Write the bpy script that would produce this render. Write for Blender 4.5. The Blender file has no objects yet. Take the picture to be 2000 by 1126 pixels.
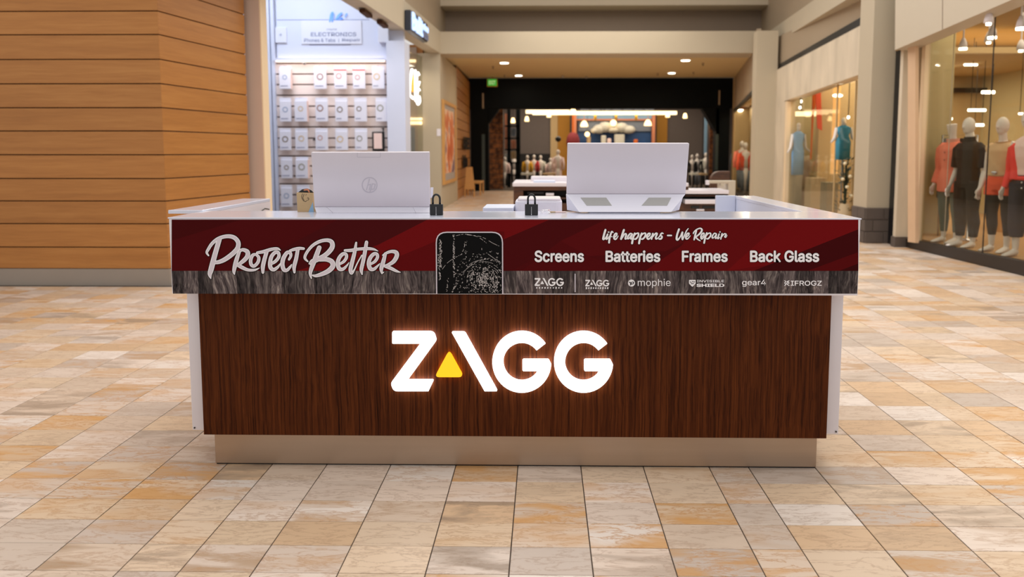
import bpy, bmesh, math, random
from math import sin, cos, tan, pi, radians, atan2, sqrt, hypot
from mathutils import Vector, Matrix
random.seed(7)
# ---------------------------------------------------------------- camera, world, lights, exposure
F = 1550.0; PSI = radians(1.0); TH = radians(5.5); CX = 1036.0; CY = 444.0; H = 1.5
sc = bpy.context.scene
cam = bpy.data.cameras.new('camera'); camo = bpy.data.objects.new('camera', cam)
sc.collection.objects.link(camo); sc.camera = camo
camo.location = (0, 0, H); camo.rotation_euler = (pi/2 - TH, 0, PSI)
cam.sensor_width = 36; cam.lens = F/2000*36
cam.shift_x = (1000-CX)/2000; cam.shift_y = (CY-563)/2000
cam.clip_end = 200
cam.dof.use_dof = True; cam.dof.focus_distance = 3.56; cam.dof.aperture_fstop = 2.4
sc.view_settings.view_transform = 'Standard'; sc.view_settings.look = 'None'
sc.view_settings.gamma = 1.0; sc.view_settings.use_curve_mapping = False
sc.view_settings.exposure = 0.22
w = bpy.data.worlds.new('daylight'); sc.world = w; w.use_nodes = True
w.node_tree.nodes['Background'].inputs[0].default_value = (1.0, 0.955, 0.91, 1)
w.node_tree.nodes['Background'].inputs[1].default_value = 0.66
def area(name, loc, size, power, color, rot=(0, 0, 0), sy=None, spread=None):
    l = bpy.data.lights.new(name, 'AREA'); l.energy = power; l.color = color; l.size = size
    if sy: l.shape = 'RECTANGLE'; l.size_y = sy
    if spread: l.spread = radians(spread)
    o = bpy.data.objects.new(name, l); o.location = loc; o.rotation_euler = rot
    sc.collection.objects.link(o); return o
area('added_overhead_light', (1.0, 8.5, 7.5), 8, 560, (1, .95, .89), sy=13)  # unseen overhead area light, added to light and shape the hall
area('added_overhead_light_rear', (1.2, 17.5, 5.2), 4.5, 150, (1, .94, .84), sy=6)  # second unseen overhead light, added farther back
area('corridor_lamps', (2.0, 25.2, 3.85), 5, 70, (1, .86, .66), sy=6)
area('phone_shop_light', (-5.0, 14.4, 5.2), 2.6, 125, (.80, .87, 1.0), sy=2.6)
area('clothes_shop_light', (8.2, 12.0, 3.42), 4.0, 170, (1, .88, .68), sy=7.0)
area('window_shop_light', (7.2, 16.8, 3.05), 2.6, 120, (1, .88, .68), sy=3.8)
area('far_shop_light', (2.2, 34.0, 4.1), 9, 420, (1, .86, .68), sy=5)
area('narrow_shop_light', (6.58, 25.7, 3.05), .25, 60, (1, .88, .7), rot=(0, 0, -.19), sy=7)
area('side_niche_light', (-3.3, 19.6, 3.6), .5, 12, (1, .88, .7), sy=.8)

# ---------------------------------------------------------------- measuring helpers (photo pixel -> point in the place)
def ray(px, py):
    a = (px-CX)/F; b = -(py-CY)/F
    d = (a, cos(TH)+b*sin(TH), -sin(TH)+b*cos(TH))
    return Vector((d[0]*cos(PSI)-d[1]*sin(PSI), d[0]*sin(PSI)+d[1]*cos(PSI), d[2]))
def onY(px, py, Y): d = ray(px, py); return Vector((0, 0, H)) + d*(Y/d.y)
def onZ(px, py, z=0.): d = ray(px, py); return Vector((0, 0, H)) + d*((z-H)/d.z)
def onX(px, py, X): d = ray(px, py); return Vector((0, 0, H)) + d*(X/d.x)
def xy(px, Y, z=1.5): return onY(px, 300, Y).x
def zz(py, Y, px=1000): return onY(px, py, Y).z

# ---------------------------------------------------------------- mesh helpers
class MB:
    def __init__(s): s.v = []; s.f = []; s.a = []
    def add(s, vs, fs):
        n = len(s.v); s.v += [tuple(v) for v in vs]; s.f += [tuple(i+n for i in f) for f in fs]; return s
    def box(s, x0, x1, y0, y1, z0, z1):
        x0, x1 = min(x0, x1), max(x0, x1); y0, y1 = min(y0, y1), max(y0, y1); z0, z1 = min(z0, z1), max(z0, z1)
        return s.add([(x0,y0,z0),(x1,y0,z0),(x1,y1,z0),(x0,y1,z0),(x0,y0,z1),(x1,y0,z1),(x1,y1,z1),(x0,y1,z1)],
                     [(0,3,2,1),(4,5,6,7),(0,1,5,4),(1,2,6,5),(2,3,7,6),(3,0,4,7)])
    def prism(s, pts, off):
        p = [Vector(q) for q in pts]; off = Vector(off); n = len(p)
        return s.add(p+[q+off for q in p], [tuple(range(n)), tuple(range(2*n-1, n-1, -1))]+[(i, i+n, (i+1) % n+n, (i+1) % n) for i in range(n)])
    def tube(s, path, r, n=8, cap=True, ref=None):
        P = [Vector(p) for p in path]; R = r if isinstance(r, (list, tuple)) else [r]*len(P)
        rings = []; up = Vector(ref) if ref else Vector((0, 0, 1))
        for i, p in enumerate(P):
            t = (P[min(i+1, len(P)-1)]-P[max(i-1, 0)]).normalized()
            if ref is None:
                if i == 0:
                    u = Vector((1, 0, 0)) if abs(t.z) > .8 else up
                    a = (u-t*u.dot(t)).normalized()
                else: a = (a-t*a.dot(t)).normalized()
            else: a = (up-t*up.dot(t)).normalized()
            b = t.cross(a).normalized()
            rx, ry = R[i] if isinstance(R[i], (list, tuple)) else (R[i], R[i])
            rings.append([p+a*(cos(2*pi*k/n)*rx)+b*(sin(2*pi*k/n)*ry) for k in range(n)])
        vs = [v for rg in rings for v in rg]; fs = []
        for i in range(len(P)-1):
            for k in range(n):
                fs.append((i*n+k, i*n+(k+1) % n, (i+1)*n+(k+1) % n, (i+1)*n+k))
        if cap: fs += [tuple(range(n-1, -1, -1)), tuple((len(P)-1)*n+k for k in range(n))]
        return s.add(vs, fs)
    def ball(s, c, rx, ry=None, rz=None, n=12, m=8):
        ry = ry or rx; rz = rz or rx; c = Vector(c); vs = [c+Vector((0, 0, -rz))]; fs = []
        for i in range(1, m):
            ph = -pi/2+pi*i/m
            for k in range(n): vs.append(c+Vector((cos(2*pi*k/n)*cos(ph)*rx, sin(2*pi*k/n)*cos(ph)*ry, sin(ph)*rz)))
        vs.append(c+Vector((0, 0, rz)))
        for k in range(n): fs.append((0, 1+(k+1) % n, 1+k))
        for i in range(m-2):
            for k in range(n): a = 1+i*n; fs.append((a+k, a+(k+1) % n, a+n+(k+1) % n, a+n+k))
        a = 1+(m-2)*n
        for k in range(n): fs.append((a+k, a+(k+1) % n, len(vs)-1))
        return s.add(vs, fs)
    def rbox(s, x0, x1, y0, y1, z0, z1, r, n=5):     # rounded vertical edges
        pts = rrect(x0, x1, y0, y1, r, n)
        return s.prism([(a, b, z0) for a, b in pts], (0, 0, z1-z0))
def rrect(x0, x1, y0, y1, r, n=6):
    if not isinstance(r, (list, tuple)): r = [r]*4
    out = []
    for (cx, cy, a0, rr) in ((x1-r[0], y0+r[0], -90, r[0]), (x1-r[1], y1-r[1], 0, r[1]), (x0+r[2], y1-r[2], 90, r[2]), (x0+r[3], y0+r[3], 180, r[3])):
        for k in range(n+1):
            a = radians(a0+90*k/n); out.append((cx+rr*cos(a), cy+rr*sin(a)))
    return out
def rootloc(p):
    while p.parent: p = p.parent
    return Vector(p.location)
def obj(name, mb, m, parent=None, local=False, smooth=False, bevel=0, attr=None, **props):
    me = bpy.data.meshes.new(name)
    if isinstance(mb, MB):
        me.from_pydata(mb.v, [], mb.f)
        b = bmesh.new(); b.from_mesh(me); bmesh.ops.recalc_face_normals(b, faces=b.faces); b.to_mesh(me); b.free()
    else: me = mb
    if m: me.materials.clear(); me.materials.append(m)
    if attr:
        for k, vals in attr.items():
            a = me.attributes.new(k, 'FLOAT_COLOR', 'FACE')
            for i, c in enumerate(vals): a.data[i].color = c
    o = bpy.data.objects.new(name, me); sc.collection.objects.link(o)
    if parent:
        if not local: me.transform(Matrix.Translation(-rootloc(parent)))
        o.parent = parent
    elif not local and len(me.vertices):
        xs = [v.co for v in me.vertices]
        c = Vector(((min(v.x for v in xs)+max(v.x for v in xs))/2, (min(v.y for v in xs)+max(v.y for v in xs))/2, min(v.z for v in xs)))
        me.transform(Matrix.Translation(-c)); o.location = c
    if smooth:
        for p in me.polygons: p.use_smooth = True
    if bevel:
        md = o.modifiers.new('bevel', 'BEVEL'); md.width = bevel; md.segments = 2; md.limit_method = 'ANGLE'
    for k, v in props.items(): o[k] = v
    return o
def thing(name, loc, label, cat, group=None, rz=0, kind=None):
    o = bpy.data.objects.new(name, None); o.empty_display_size = .1; sc.collection.objects.link(o)
    o.location = loc; o.rotation_euler = (0, 0, rz); o['label'] = label; o['category'] = cat
    if group: o['group'] = group
    if kind: o['kind'] = kind
    return o
def struct(name, mb, m, label, cat='wall', **k): return obj(name, mb, m, label=label, category=cat, kind='structure', **k)
def copy_tree(o, parent=None):
    c = o.copy(); sc.collection.objects.link(c); c.parent = parent
    for ch in list(o.children): copy_tree(ch, c)
    return c

# ---------------------------------------------------------------- materials
def lin(c):
    return tuple((x/255/12.92 if x/255 <= .04045 else ((x/255+.055)/1.055)**2.4) for x in c)+(1,)
def mat(name, c, rough=.5, metal=0, var=.06, scale=6, bump=0, emit=0, spec=.5, stretch=(1, 1, 1)):
    m = bpy.data.materials.new(name); m.use_nodes = True; nt = m.node_tree; N = nt.nodes; L = nt.links
    b = N['Principled BSDF']; col = lin(c)
    b.inputs['Roughness'].default_value = rough; b.inputs['Metallic'].default_value = metal
    b.inputs['Specular IOR Level'].default_value = spec
    tc = N.new('ShaderNodeTexCoord'); mp = N.new('ShaderNodeMapping'); mp.inputs['Scale'].default_value = stretch
    no = N.new('ShaderNodeTexNoise'); no.inputs['Scale'].default_value = scale; no.inputs['Detail'].default_value = 4
    L.new(tc.outputs['Object'], mp.inputs[0]); L.new(mp.outputs[0], no.inputs['Vector'])
    mx = N.new('ShaderNodeMix'); mx.data_type = 'RGBA'
    mx.inputs['A'].default_value = tuple(x*(1-var) for x in col[:3])+(1,); mx.inputs['B'].default_value = tuple(min(1, x*(1+var)) for x in col[:3])+(1,)
    L.new(no.outputs['Fac'], mx.inputs['Factor']); L.new(mx.outputs['Result'], b.inputs['Base Color'])
    if bump:
        bp = N.new('ShaderNodeBump'); bp.inputs['Strength'].default_value = bump; bp.inputs['Distance'].default_value = .01
        L.new(no.outputs['Fac'], bp.inputs['Height']); L.new(bp.outputs[0], b.inputs['Normal'])
    if emit:
        b.inputs['Emission Color'].default_value = col; b.inputs['Emission Strength'].default_value = emit
    return m
def grain(name, cols, along, scale=60, thin=.03, rough=.45, dist=.6, detail=6, bump=.05, spec=.5, fine=4.0, rnd=False, boards=0):
    """wood: noise stretched along an axis; cols = list of (pos, rgb)"""
    m = bpy.data.materials.new(name); m.use_nodes = True; nt = m.node_tree; N = nt.nodes; L = nt.links
    b = N['Principled BSDF']; b.inputs['Roughness'].default_value = rough; b.inputs['Specular IOR Level'].default_value = spec
    tc = N.new('ShaderNodeTexCoord'); mp = N.new('ShaderNodeMapping')
    s = [1, 1, 1]
    for i in along: s[i] = thin
    mp.inputs['Scale'].default_value = s
    src = tc.outputs['Object']
    if rnd:
        oi = N.new('ShaderNodeObjectInfo'); ad = N.new('ShaderNodeVectorMath'); ad.operation = 'ADD'
        sc1 = N.new('ShaderNodeMath'); sc1.operation = 'MULTIPLY'; sc1.inputs[1].default_value = 37
        L.new(oi.outputs['Random'], sc1.inputs[0]); L.new(src, ad.inputs[0]); L.new(sc1.outputs[0], ad.inputs[1]); src = ad.outputs[0]
    # low-frequency wobble
    wb = N.new('ShaderNodeTexNoise'); wb.inputs['Scale'].default_value = 5; L.new(src, wb.inputs['Vector'])
    sm = N.new('ShaderNodeVectorMath'); sm.operation = 'MULTIPLY_ADD'; sm.inputs[1].default_value = (.06*dist,)*3
    L.new(wb.outputs['Color'], sm.inputs[0]); L.new(src, sm.inputs[2])
    L.new(sm.outputs[0], mp.inputs[0])
    n1 = N.new('ShaderNodeTexNoise'); n1.inputs['Scale'].default_value = scale; n1.inputs['Detail'].default_value = detail; n1.inputs['Roughness'].default_value = .62
    n2 = N.new('ShaderNodeTexNoise'); n2.inputs['Scale'].default_value = scale*fine; n2.inputs['Detail'].default_value = 3
    L.new(mp.outputs[0], n1.inputs['Vector']); L.new(mp.outputs[0], n2.inputs['Vector'])
    mm = N.new('ShaderNodeMath'); mm.operation = 'MULTIPLY_ADD'; mm.inputs[1].default_value = .35
    sb = N.new('ShaderNodeMath'); sb.operation = 'SUBTRACT'; sb.inputs[1].default_value = .175
    L.new(n2.outputs['Fac'], mm.inputs[0]); L.new(n1.outputs['Fac'], sb.inputs[0]); L.new(sb.outputs[0], mm.inputs[2])
    cr = N.new('ShaderNodeValToRGB'); el = cr.color_ramp.elements
    while len(el) > 1: el.remove(el[0])
    el[0].position = cols[0][0]; el[0].color = lin(cols[0][1])
    for p, c in cols[1:]:
        e = el.new(p); e.color = lin(c)
    L.new(mm.outputs[0], cr.inputs[0]); out = cr.outputs[0]
    if rnd:
        hs = N.new('ShaderNodeHueSaturation'); mr = N.new('ShaderNodeMapRange'); mr.inputs['To Min'].default_value = .93; mr.inputs['To Max'].default_value = 1.06
        L.new(oi.outputs['Random'], mr.inputs['Value']); L.new(mr.outputs[0], hs.inputs['Value']); L.new(out, hs.inputs['Color']); out = hs.outputs[0]
    if boards:
        sx = N.new('ShaderNodeSeparateXYZ'); L.new(src, sx.inputs[0])
        def M1(op, a, v=None):
            x = N.new('ShaderNodeMath'); x.operation = op; L.new(a, x.inputs[0])
            if v is not None: x.inputs[1].default_value = v
            return x.outputs[0]
        wn = N.new('ShaderNodeTexNoise'); wn.noise_dimensions = '1D'; wn.inputs['Scale'].default_value = 7; L.new(sx.outputs[0], wn.inputs['W'])
        u = M1('MULTIPLY', sx.outputs[0], boards); ad = N.new('ShaderNodeMath'); ad.operation = 'MULTIPLY_ADD'; ad.inputs[1].default_value = 3.0; L.new(wn.outputs['Fac'], ad.inputs[0]); L.new(u, ad.inputs[2])
        fl = M1('FLOOR', ad.outputs[0]); fr = M1('FRACT', ad.outputs[0])
        wh = N.new('ShaderNodeTexWhiteNoise'); wh.noise_dimensions = '1D'; L.new(fl, wh.inputs['W'])
        k = N.new('ShaderNodeMapRange'); k.inputs['To Min'].default_value = .5; k.inputs['To Max'].default_value = 1.35; L.new(wh.outputs[0], k.inputs['Value'])
        e = N.new('ShaderNodeMapRange'); e.inputs['From Max'].default_value = .12; e.inputs['To Min'].default_value = .25; L.new(fr, e.inputs['Value'])
        kk = N.new('ShaderNodeMath'); kk.operation = 'MULTIPLY'; L.new(k.outputs[0], kk.inputs[0]); L.new(e.outputs[0], kk.inputs[1])
        vm = N.new('ShaderNodeVectorMath'); vm.operation = 'SCALE'; L.new(out, vm.inputs[0]); L.new(kk.outputs[0], vm.inputs['Scale']); out = vm.outputs[0]
    L.new(out, b.inputs['Base Color'])
    bp = N.new('ShaderNodeBump'); bp.inputs['Strength'].default_value = bump; bp.inputs['Distance'].default_value = .002
    L.new(mm.outputs[0], bp.inputs['Height']); L.new(bp.outputs[0], b.inputs['Normal'])
    return m
def tile_material():
    m = bpy.data.materials.new('marble_tile'); m.use_nodes = True; nt = m.node_tree; N = nt.nodes; L = nt.links
    b = N['Principled BSDF']; b.inputs['Roughness'].default_value = .32; b.inputs['Specular IOR Level'].default_value = .35
    at = N.new('ShaderNodeAttribute'); at.attribute_name = 'tint'      # rgb = base colour
    ar = N.new('ShaderNodeAttribute'); ar.attribute_name = 'rnd'       # r = offset, g = ochre amount, b = grey amount
    tc = N.new('ShaderNodeTexCoord'); sp = N.new('ShaderNodeSeparateColor'); L.new(ar.outputs['Color'], sp.inputs[0])
    of = N.new('ShaderNodeVectorMath'); of.operation = 'MULTIPLY_ADD'; of.inputs[1].default_value = (40, 70, 20)
    L.new(ar.outputs['Color'], of.inputs[0]); L.new(tc.outputs['Object'], of.inputs[2])
    mp = N.new('ShaderNodeMapping'); mp.inputs['Scale'].default_value = (3.0, 11, 1); mp.inputs['Rotation'].default_value = (0, 0, radians(12)); L.new(of.outputs[0], mp.inputs[0])
    n1 = N.new('ShaderNodeTexNoise'); n1.inputs['Scale'].default_value = 1.6; n1.inputs['Detail'].default_value = 7; n1.inputs['Roughness'].default_value = .66; n1.inputs['Distortion'].default_value = .45
    n2 = N.new('ShaderNodeTexNoise'); n2.inputs['Scale'].default_value = .9; n2.inputs['Detail'].default_value = 6; n2.inputs['Distortion'].default_value = .6
    L.new(mp.outputs[0], n1.inputs['Vector']); L.new(mp.outputs[0], n2.inputs['Vector'])
    def ramp(src, stops):
        r = N.new('ShaderNodeValToRGB'); e = r.color_ramp.elements
        e[0].position, e[1].position = stops[0][0], stops[1][0]; e[0].color = (stops[0][1],)*3+(1,); e[1].color = (stops[1][1],)*3+(1,)
        for p, v in stops[2:]: x = e.new(p); x.color = (v,)*3+(1,)
        L.new(src, r.inputs[0]); return r.outputs[0]
    vein = ramp(n1.outputs['Fac'], [(.465, 0), (.50, 1), (.535, 0)])
    cloud = ramp(n2.outputs['Fac'], [(.46, 0), (.62, 1)])
    def mul(a, bb):
        x = N.new('ShaderNodeMath'); x.operation = 'MULTIPLY'
        for i, q in enumerate((a, bb)):
            if isinstance(q, (int, float)): x.inputs[i].default_value = q
            else: L.new(q, x.inputs[i])
        return x.outputs[0]
    def mix(fac, a, c):
        x = N.new('ShaderNodeMix'); x.data_type = 'RGBA'; L.new(fac, x.inputs['Factor'])
        if isinstance(a, tuple): x.inputs['A'].default_value = a
        else: L.new(a, x.inputs['A'])
        x.inputs['B'].default_value = c; return x.outputs['Result']
    c = mix(mul(vein, .42), at.outputs['Color'], lin((158, 124, 98)))
    c = mix(mul(mul(cloud, sp.outputs[2]), .75), c, lin((150, 130, 112)))
    c = mix(mul(mul(cloud, sp.outputs[1]), 1.0), c, lin((212, 162, 104)))
    v2 = mul(mul(vein, sp.outputs[1]), .7)
    c = mix(v2, c, lin((204, 150, 92)))
    L.new(c, b.inputs['Base Color'])
    bp = N.new('ShaderNodeBump'); bp.inputs['Strength'].default_value = .12; bp.inputs['Distance'].default_value = .003
    L.new(n1.outputs['Fac'], bp.inputs['Height']); L.new(bp.outputs[0], b.inputs['Normal'])
    rr = N.new('ShaderNodeMapRange'); rr.inputs['To Min'].default_value = .26; rr.inputs['To Max'].default_value = .42
    L.new(n2.outputs['Fac'], rr.inputs['Value']); L.new(rr.outputs[0], b.inputs['Roughness'])
    return m
def attr_mat(name, rough=.4, spec=.4):
    m = bpy.data.materials.new(name); m.use_nodes = True; N = m.node_tree.nodes; L = m.node_tree.links
    b = N['Principled BSDF']; b.inputs['Roughness'].default_value = rough; b.inputs['Specular IOR Level'].default_value = spec
    at = N.new('ShaderNodeAttribute'); at.attribute_name = 'tint'; L.new(at.outputs['Color'], b.inputs['Base Color']); return m
def glass(name, tintc=(240, 240, 235), refl=.8):
    m = bpy.data.materials.new(name); m.use_nodes = True; N = m.node_tree.nodes; L = m.node_tree.links
    N.remove(N['Principled BSDF']); t = N.new('ShaderNodeBsdfTransparent'); t.inputs[0].default_value = lin(tintc)
    g = N.new('ShaderNodeBsdfGlossy'); g.inputs['Roughness'].default_value = .02
    lw = N.new('ShaderNodeLayerWeight'); lw.inputs[0].default_value = .5; pw = N.new('ShaderNodeMath'); pw.operation = 'POWER'; pw.inputs[1].default_value = 5
    ma = N.new('ShaderNodeMath'); ma.operation = 'MULTIPLY_ADD'; ma.inputs[1].default_value = refl; ma.inputs[2].default_value = .025; mx = N.new('ShaderNodeMixShader')
    L.new(lw.outputs['Facing'], pw.inputs[0]); L.new(pw.outputs[0], ma.inputs[0]); L.new(ma.outputs[0], mx.inputs[0]); L.new(t.outputs[0], mx.inputs[1]); L.new(g.outputs[0], mx.inputs[2])
    L.new(mx.outputs[0], N['Material Output'].inputs[0]); return m
def brick_mat(name, c1, c2, mortar, sx, along='xz'):
    m = bpy.data.materials.new(name); m.use_nodes = True; N = m.node_tree.nodes; L = m.node_tree.links
    b = N['Principled BSDF']; b.inputs['Roughness'].default_value = .9
    tc = N.new('ShaderNodeTexCoord'); n = N.new('ShaderNodeTexNoise'); n.inputs['Scale'].default_value = 5
    L.new(tc.outputs['Object'], n.inputs['Vector'])
    cr = N.new('ShaderNodeValToRGB'); cr.color_ramp.elements[0].color = lin(c1); cr.color_ramp.elements[1].color = lin(c2)
    cr.color_ramp.elements[0].position = .35; cr.color_ramp.elements[1].position = .65
    L.new(n.outputs['Fac'], cr.inputs[0]); L.new(cr.outputs[0], b.inputs['Base Color']); return m

M = {}
M['tile'] = tile_material()
M['grout'] = mat('grout', (78, 64, 54), .9, var=.1)
M['maple'] = grain('maple_plank', [(.2, (160, 104, 47)), (.5, (174, 116, 55)), (.8, (186, 129, 66))], (0, 1), scale=14, thin=.05, rough=.42, bump=.02, rnd=True)
M['gap'] = mat('joint_shadow_gap', (70, 38, 14), .9)
M['grey_base'] = mat('grey_skirting', (152, 142, 132), .5, var=.04)
M['pink'] = mat('blush_paint', (206, 178, 160), .6, var=.02)
M['cream'] = mat('cream_paint', (232, 208, 172), .6, var=.03)
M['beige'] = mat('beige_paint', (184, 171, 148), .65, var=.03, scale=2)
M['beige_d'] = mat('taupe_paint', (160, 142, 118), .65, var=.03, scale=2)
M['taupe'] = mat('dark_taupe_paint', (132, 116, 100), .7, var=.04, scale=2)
M['brown_ceil'] = mat('caramel_ceiling', (208, 186, 138), .7, var=.03, scale=2)
M['white'] = mat('white_laminate', (228, 222, 228), .28, var=.015)
M['white_top'] = mat('white_gloss_top', (216, 220, 236), .12, var=.015)
M['blue_white'] = mat('cool_white_panel', (205, 212, 232), .4, var=.015)
M['shopwhite'] = mat('shop_white_wall', (214, 218, 232), .5, var=.015)
M['slat'] = mat('white_slat', (236, 222, 216), .45, var=.02)
M['slatgap'] = mat('slat_groove', (120, 100, 96), .8)
M['steel'] = mat('brushed_steel', (178, 158, 140), .34, metal=.85, var=.06, scale=30, stretch=(.05, 1, 1))
M['chrome'] = mat('chrome', (200, 200, 205), .2, metal=1)
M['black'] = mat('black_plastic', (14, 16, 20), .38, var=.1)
M['blackpaint'] = mat('black_portal_paint', (5, 10, 13), .6, var=.15, spec=.12)
M['blackgreen'] = mat('dark_green_strip', (52, 66, 64), .4)
M['darkbase'] = mat('dark_brown_plinth', (34, 26, 22), .4, var=.1)
M['pc_shell'] = mat('pale_grey_pc_plastic', (212, 205, 214), .38, var=.012)
M['pc_light'] = mat('white_pc_plastic', (226, 226, 240), .32, var=.012)
M['logo'] = mat('embossed_logo_plastic', (192, 186, 198), .25)
M['mesh'] = mat('grey_speaker_mesh', (168, 168, 166), .6, var=.1, scale=300)
M['walnut'] = grain('walnut_laminate', [(.28, (34, 12, 3)), (.40, (62, 27, 9)), (.52, (80, 38, 14)), (.72, (100, 51, 21))], (2,), scale=95, thin=.016, rough=.5, dist=.28, bump=.02, spec=.08, fine=3.0)
M['greywood'] = grain('weathered_wood_print', [(.24, (22, 17, 18)), (.42, (66, 57, 58)), (.56, (98, 87, 86)), (.74, (150, 138, 132))], (2,), scale=60, thin=.07, rough=.55, dist=1.3, bump=0, spec=.12, boards=13)
M['kiosk_brown'] = grain('dark_kiosk_wood', [(.3, (54, 30, 16)), (.7, (96, 58, 32))], (0,), scale=20, thin=.1)
M['banner'] = attr_mat('red_banner_print', .6, .05)
M['ink_white'] = mat('white_vinyl', (246, 244, 248), .4, var=.01)
M['ink_lav'] = mat('lavender_vinyl', (216, 207, 217), .4, var=.03, scale=20)
M['ink_dark'] = mat('dark_outline_vinyl', (24, 6, 8), .6, spec=.1)
M['ink_black'] = mat('black_print', (6, 6, 7), .5, spec=.1)
M['crack'] = mat('crack_print', (226, 218, 216), .5, var=.3, scale=200)
M['glow'] = mat('lit_white_acrylic', (255, 253, 250), .4, emit=1.9, var=0)
M['glowy'] = mat('lit_yellow_acrylic', (250, 196, 24), .4, emit=.55, var=0)
M['glow_back'] = mat('letter_back_glow', (240, 240, 255), .4, emit=7, var=0)
M['glow_backy'] = mat('triangle_back_glow', (255, 180, 30), .4, emit=6, var=0)
M['lamp'] = mat('lamp_diffuser', (255, 244, 222), .4, emit=7, var=0)
M['lampw'] = mat('warm_lamp', (255, 214, 150), .4, emit=3.2, var=0)
M['lampbar'] = mat('cornice_strip', (255, 226, 176), .4, emit=2.2, var=0)
M['ledstrip'] = mat('led_strip', (255, 232, 214), .4, emit=2.2, var=0)
M['exit'] = mat('exit_green', (40, 160, 50), .4, emit=.6, var=0)
M['exit_dark'] = mat('exit_letters', (200, 235, 170), .4, emit=.3, var=0)
M['glass'] = glass('shop_glass')
M['glass_ar'] = glass('coated_shop_glass', refl=.08)
M['card'] = mat('cardboard', (188, 160, 120), .8, var=.08, scale=20)
M['pen'] = mat('marker_ink', (60, 48, 38), .7)
M['stone'] = mat('pale_stone_cladding', (206, 192, 170), .55, var=.34, scale=2.4, stretch=(1, 1.2, .35))
M['stonebase'] = mat('grey_stone_block', (88, 78, 72), .7, var=.2, scale=6)
M['mortar'] = mat('mortar', (112, 100, 90), .9)
M['wallpanel'] = mat('off_white_cladding', (192, 180, 160), .5, var=.02)
M['tan'] = mat('tan_shop_wall', (196, 168, 122), .7, var=.05, scale=1.5)
M['olive'] = mat('olive_shop_wall', (188, 172, 130), .7, var=.05, scale=1.5)
M['tanfloor'] = mat('shop_carpet', (176, 136, 88), .8, var=.08)
M['skin'] = mat('mannequin_white', (222, 214, 208), .4, var=.02)
M['skin_d'] = mat('mannequin_grey', (120, 116, 110), .4)
M['peach'] = mat('peach_cotton', (232, 128, 104), .85, var=.12, scale=9, bump=.3)
M['peach_l'] = mat('pale_peach_lining', (224, 164, 146), .85, var=.06)
M['blackcloth'] = mat('black_knit', (36, 28, 24), .9, var=.15, scale=9, bump=.3)
M['blackpants'] = mat('black_trouser_cloth', (30, 25, 22), .9, var=.15, bump=.3)
M['jeans'] = mat('grey_green_denim', (96, 106, 98), .9, var=.12, bump=.2)
M['beigecloth'] = mat('beige_blouse_cloth', (206, 174, 134), .8, var=.10, scale=9, bump=.4)
M['coral'] = mat('coral_cloth', (226, 92, 62), .8, var=.1, bump=.2)
M['coralr'] = mat('coral_red_knit', (232, 72, 66), .8, var=.08, bump=.2)
M['whitecloth'] = mat('white_top_cloth', (232, 206, 202), .8, var=.05)
M['navy'] = mat('navy_trouser_cloth', (38, 38, 52), .85, var=.12, bump=.2)
M['legging'] = mat('black_legging', (24, 21, 20), .8, var=.1)
M['bluecloth'] = mat('light_blue_dress', (116, 166, 214), .8, var=.12, scale=9)
M['tealcloth'] = mat('teal_dress', (62, 142, 172), .8, var=.15, scale=9)
M['orangecloth'] = mat('orange_cloth', (212, 106, 40), .8, var=.1)
M['curtain'] = mat('self_glowing_cream_cloth', (248, 214, 156), .7, var=.04, emit=.25)  # emission puts a backlit glow into the cloth itself; a dress shares it
M['plinth'] = mat('display_plinth', (190, 166, 130), .6, var=.03)
M['plinth_g'] = mat('grey_plinth', (150, 136, 110), .6, var=.03)
M['leafdark'] = mat('dark_leaf', (34, 46, 26), .6, var=.3, scale=12)
M['flower'] = mat('cream_flower', (240, 226, 190), .6)
M['framewood'] = mat('oak_frame', (206, 154, 86), .5, var=.08)
M['mount'] = mat('poster_mount', (168, 160, 156), .6)
M['oldbrick'] = brick_mat('old_brown_brick', (72, 40, 20), (158, 98, 54), None, 1)
M['slategrey'] = mat('slate_grey_wall', (104, 94, 90), .8, var=.08)
M['gold'] = mat('mustard_wall', (176, 122, 34), .7, var=.06)
M['copper'] = mat('copper_post', (204, 128, 92), .45, var=.1)
M['blue'] = mat('deep_blue_panel', (30, 74, 128), .5, var=.25, scale=3)
M['skyblue'] = mat('sky_blue_panel', (134, 172, 202), .5, var=.06)
M['crystal'] = mat('pale_sculpture', (206, 204, 192), .5, var=.15, scale=12)
M['brass'] = mat('brass_fitting', (232, 176, 60), .35, metal=.6, emit=.15)
M['red'] = mat('red_cloth', (190, 44, 48), .8, var=.1)
M['yellow'] = mat('yellow_cloth', (222, 168, 32), .8, var=.15)
M['darkcloth'] = mat('dark_cloth', (26, 24, 26), .9)
M['greycloth'] = mat('grey_blue_cloth', (120, 128, 140), .9, var=.1)
M['bluesign'] = mat('blue_lit_letters', (190, 216, 255), .4, emit=.7, var=0)
M['darksign'] = mat('navy_sign_side', (22, 30, 46), .4)
M['bluereflection'] = mat('blue_reflection_glow', (110, 160, 250), .4, emit=.25)  # glowing colour for the painted blue reflection
M['greytext'] = mat('grey_blue_ink', (128, 136, 168), .5)
M['pack'] = mat('white_blister_card', (220, 222, 236), .5, var=.02)
M['pack_side'] = mat('pink_pack_side', (232, 206, 200), .5)
M['packred'] = mat('red_pack_band', (200, 120, 116), .5)
RINGC = {}
def ringmat(c):
    if c not in RINGC: RINGC[c] = mat('ring_print_%d' % len(RINGC), c, .5)
    return RINGC[c]

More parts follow.
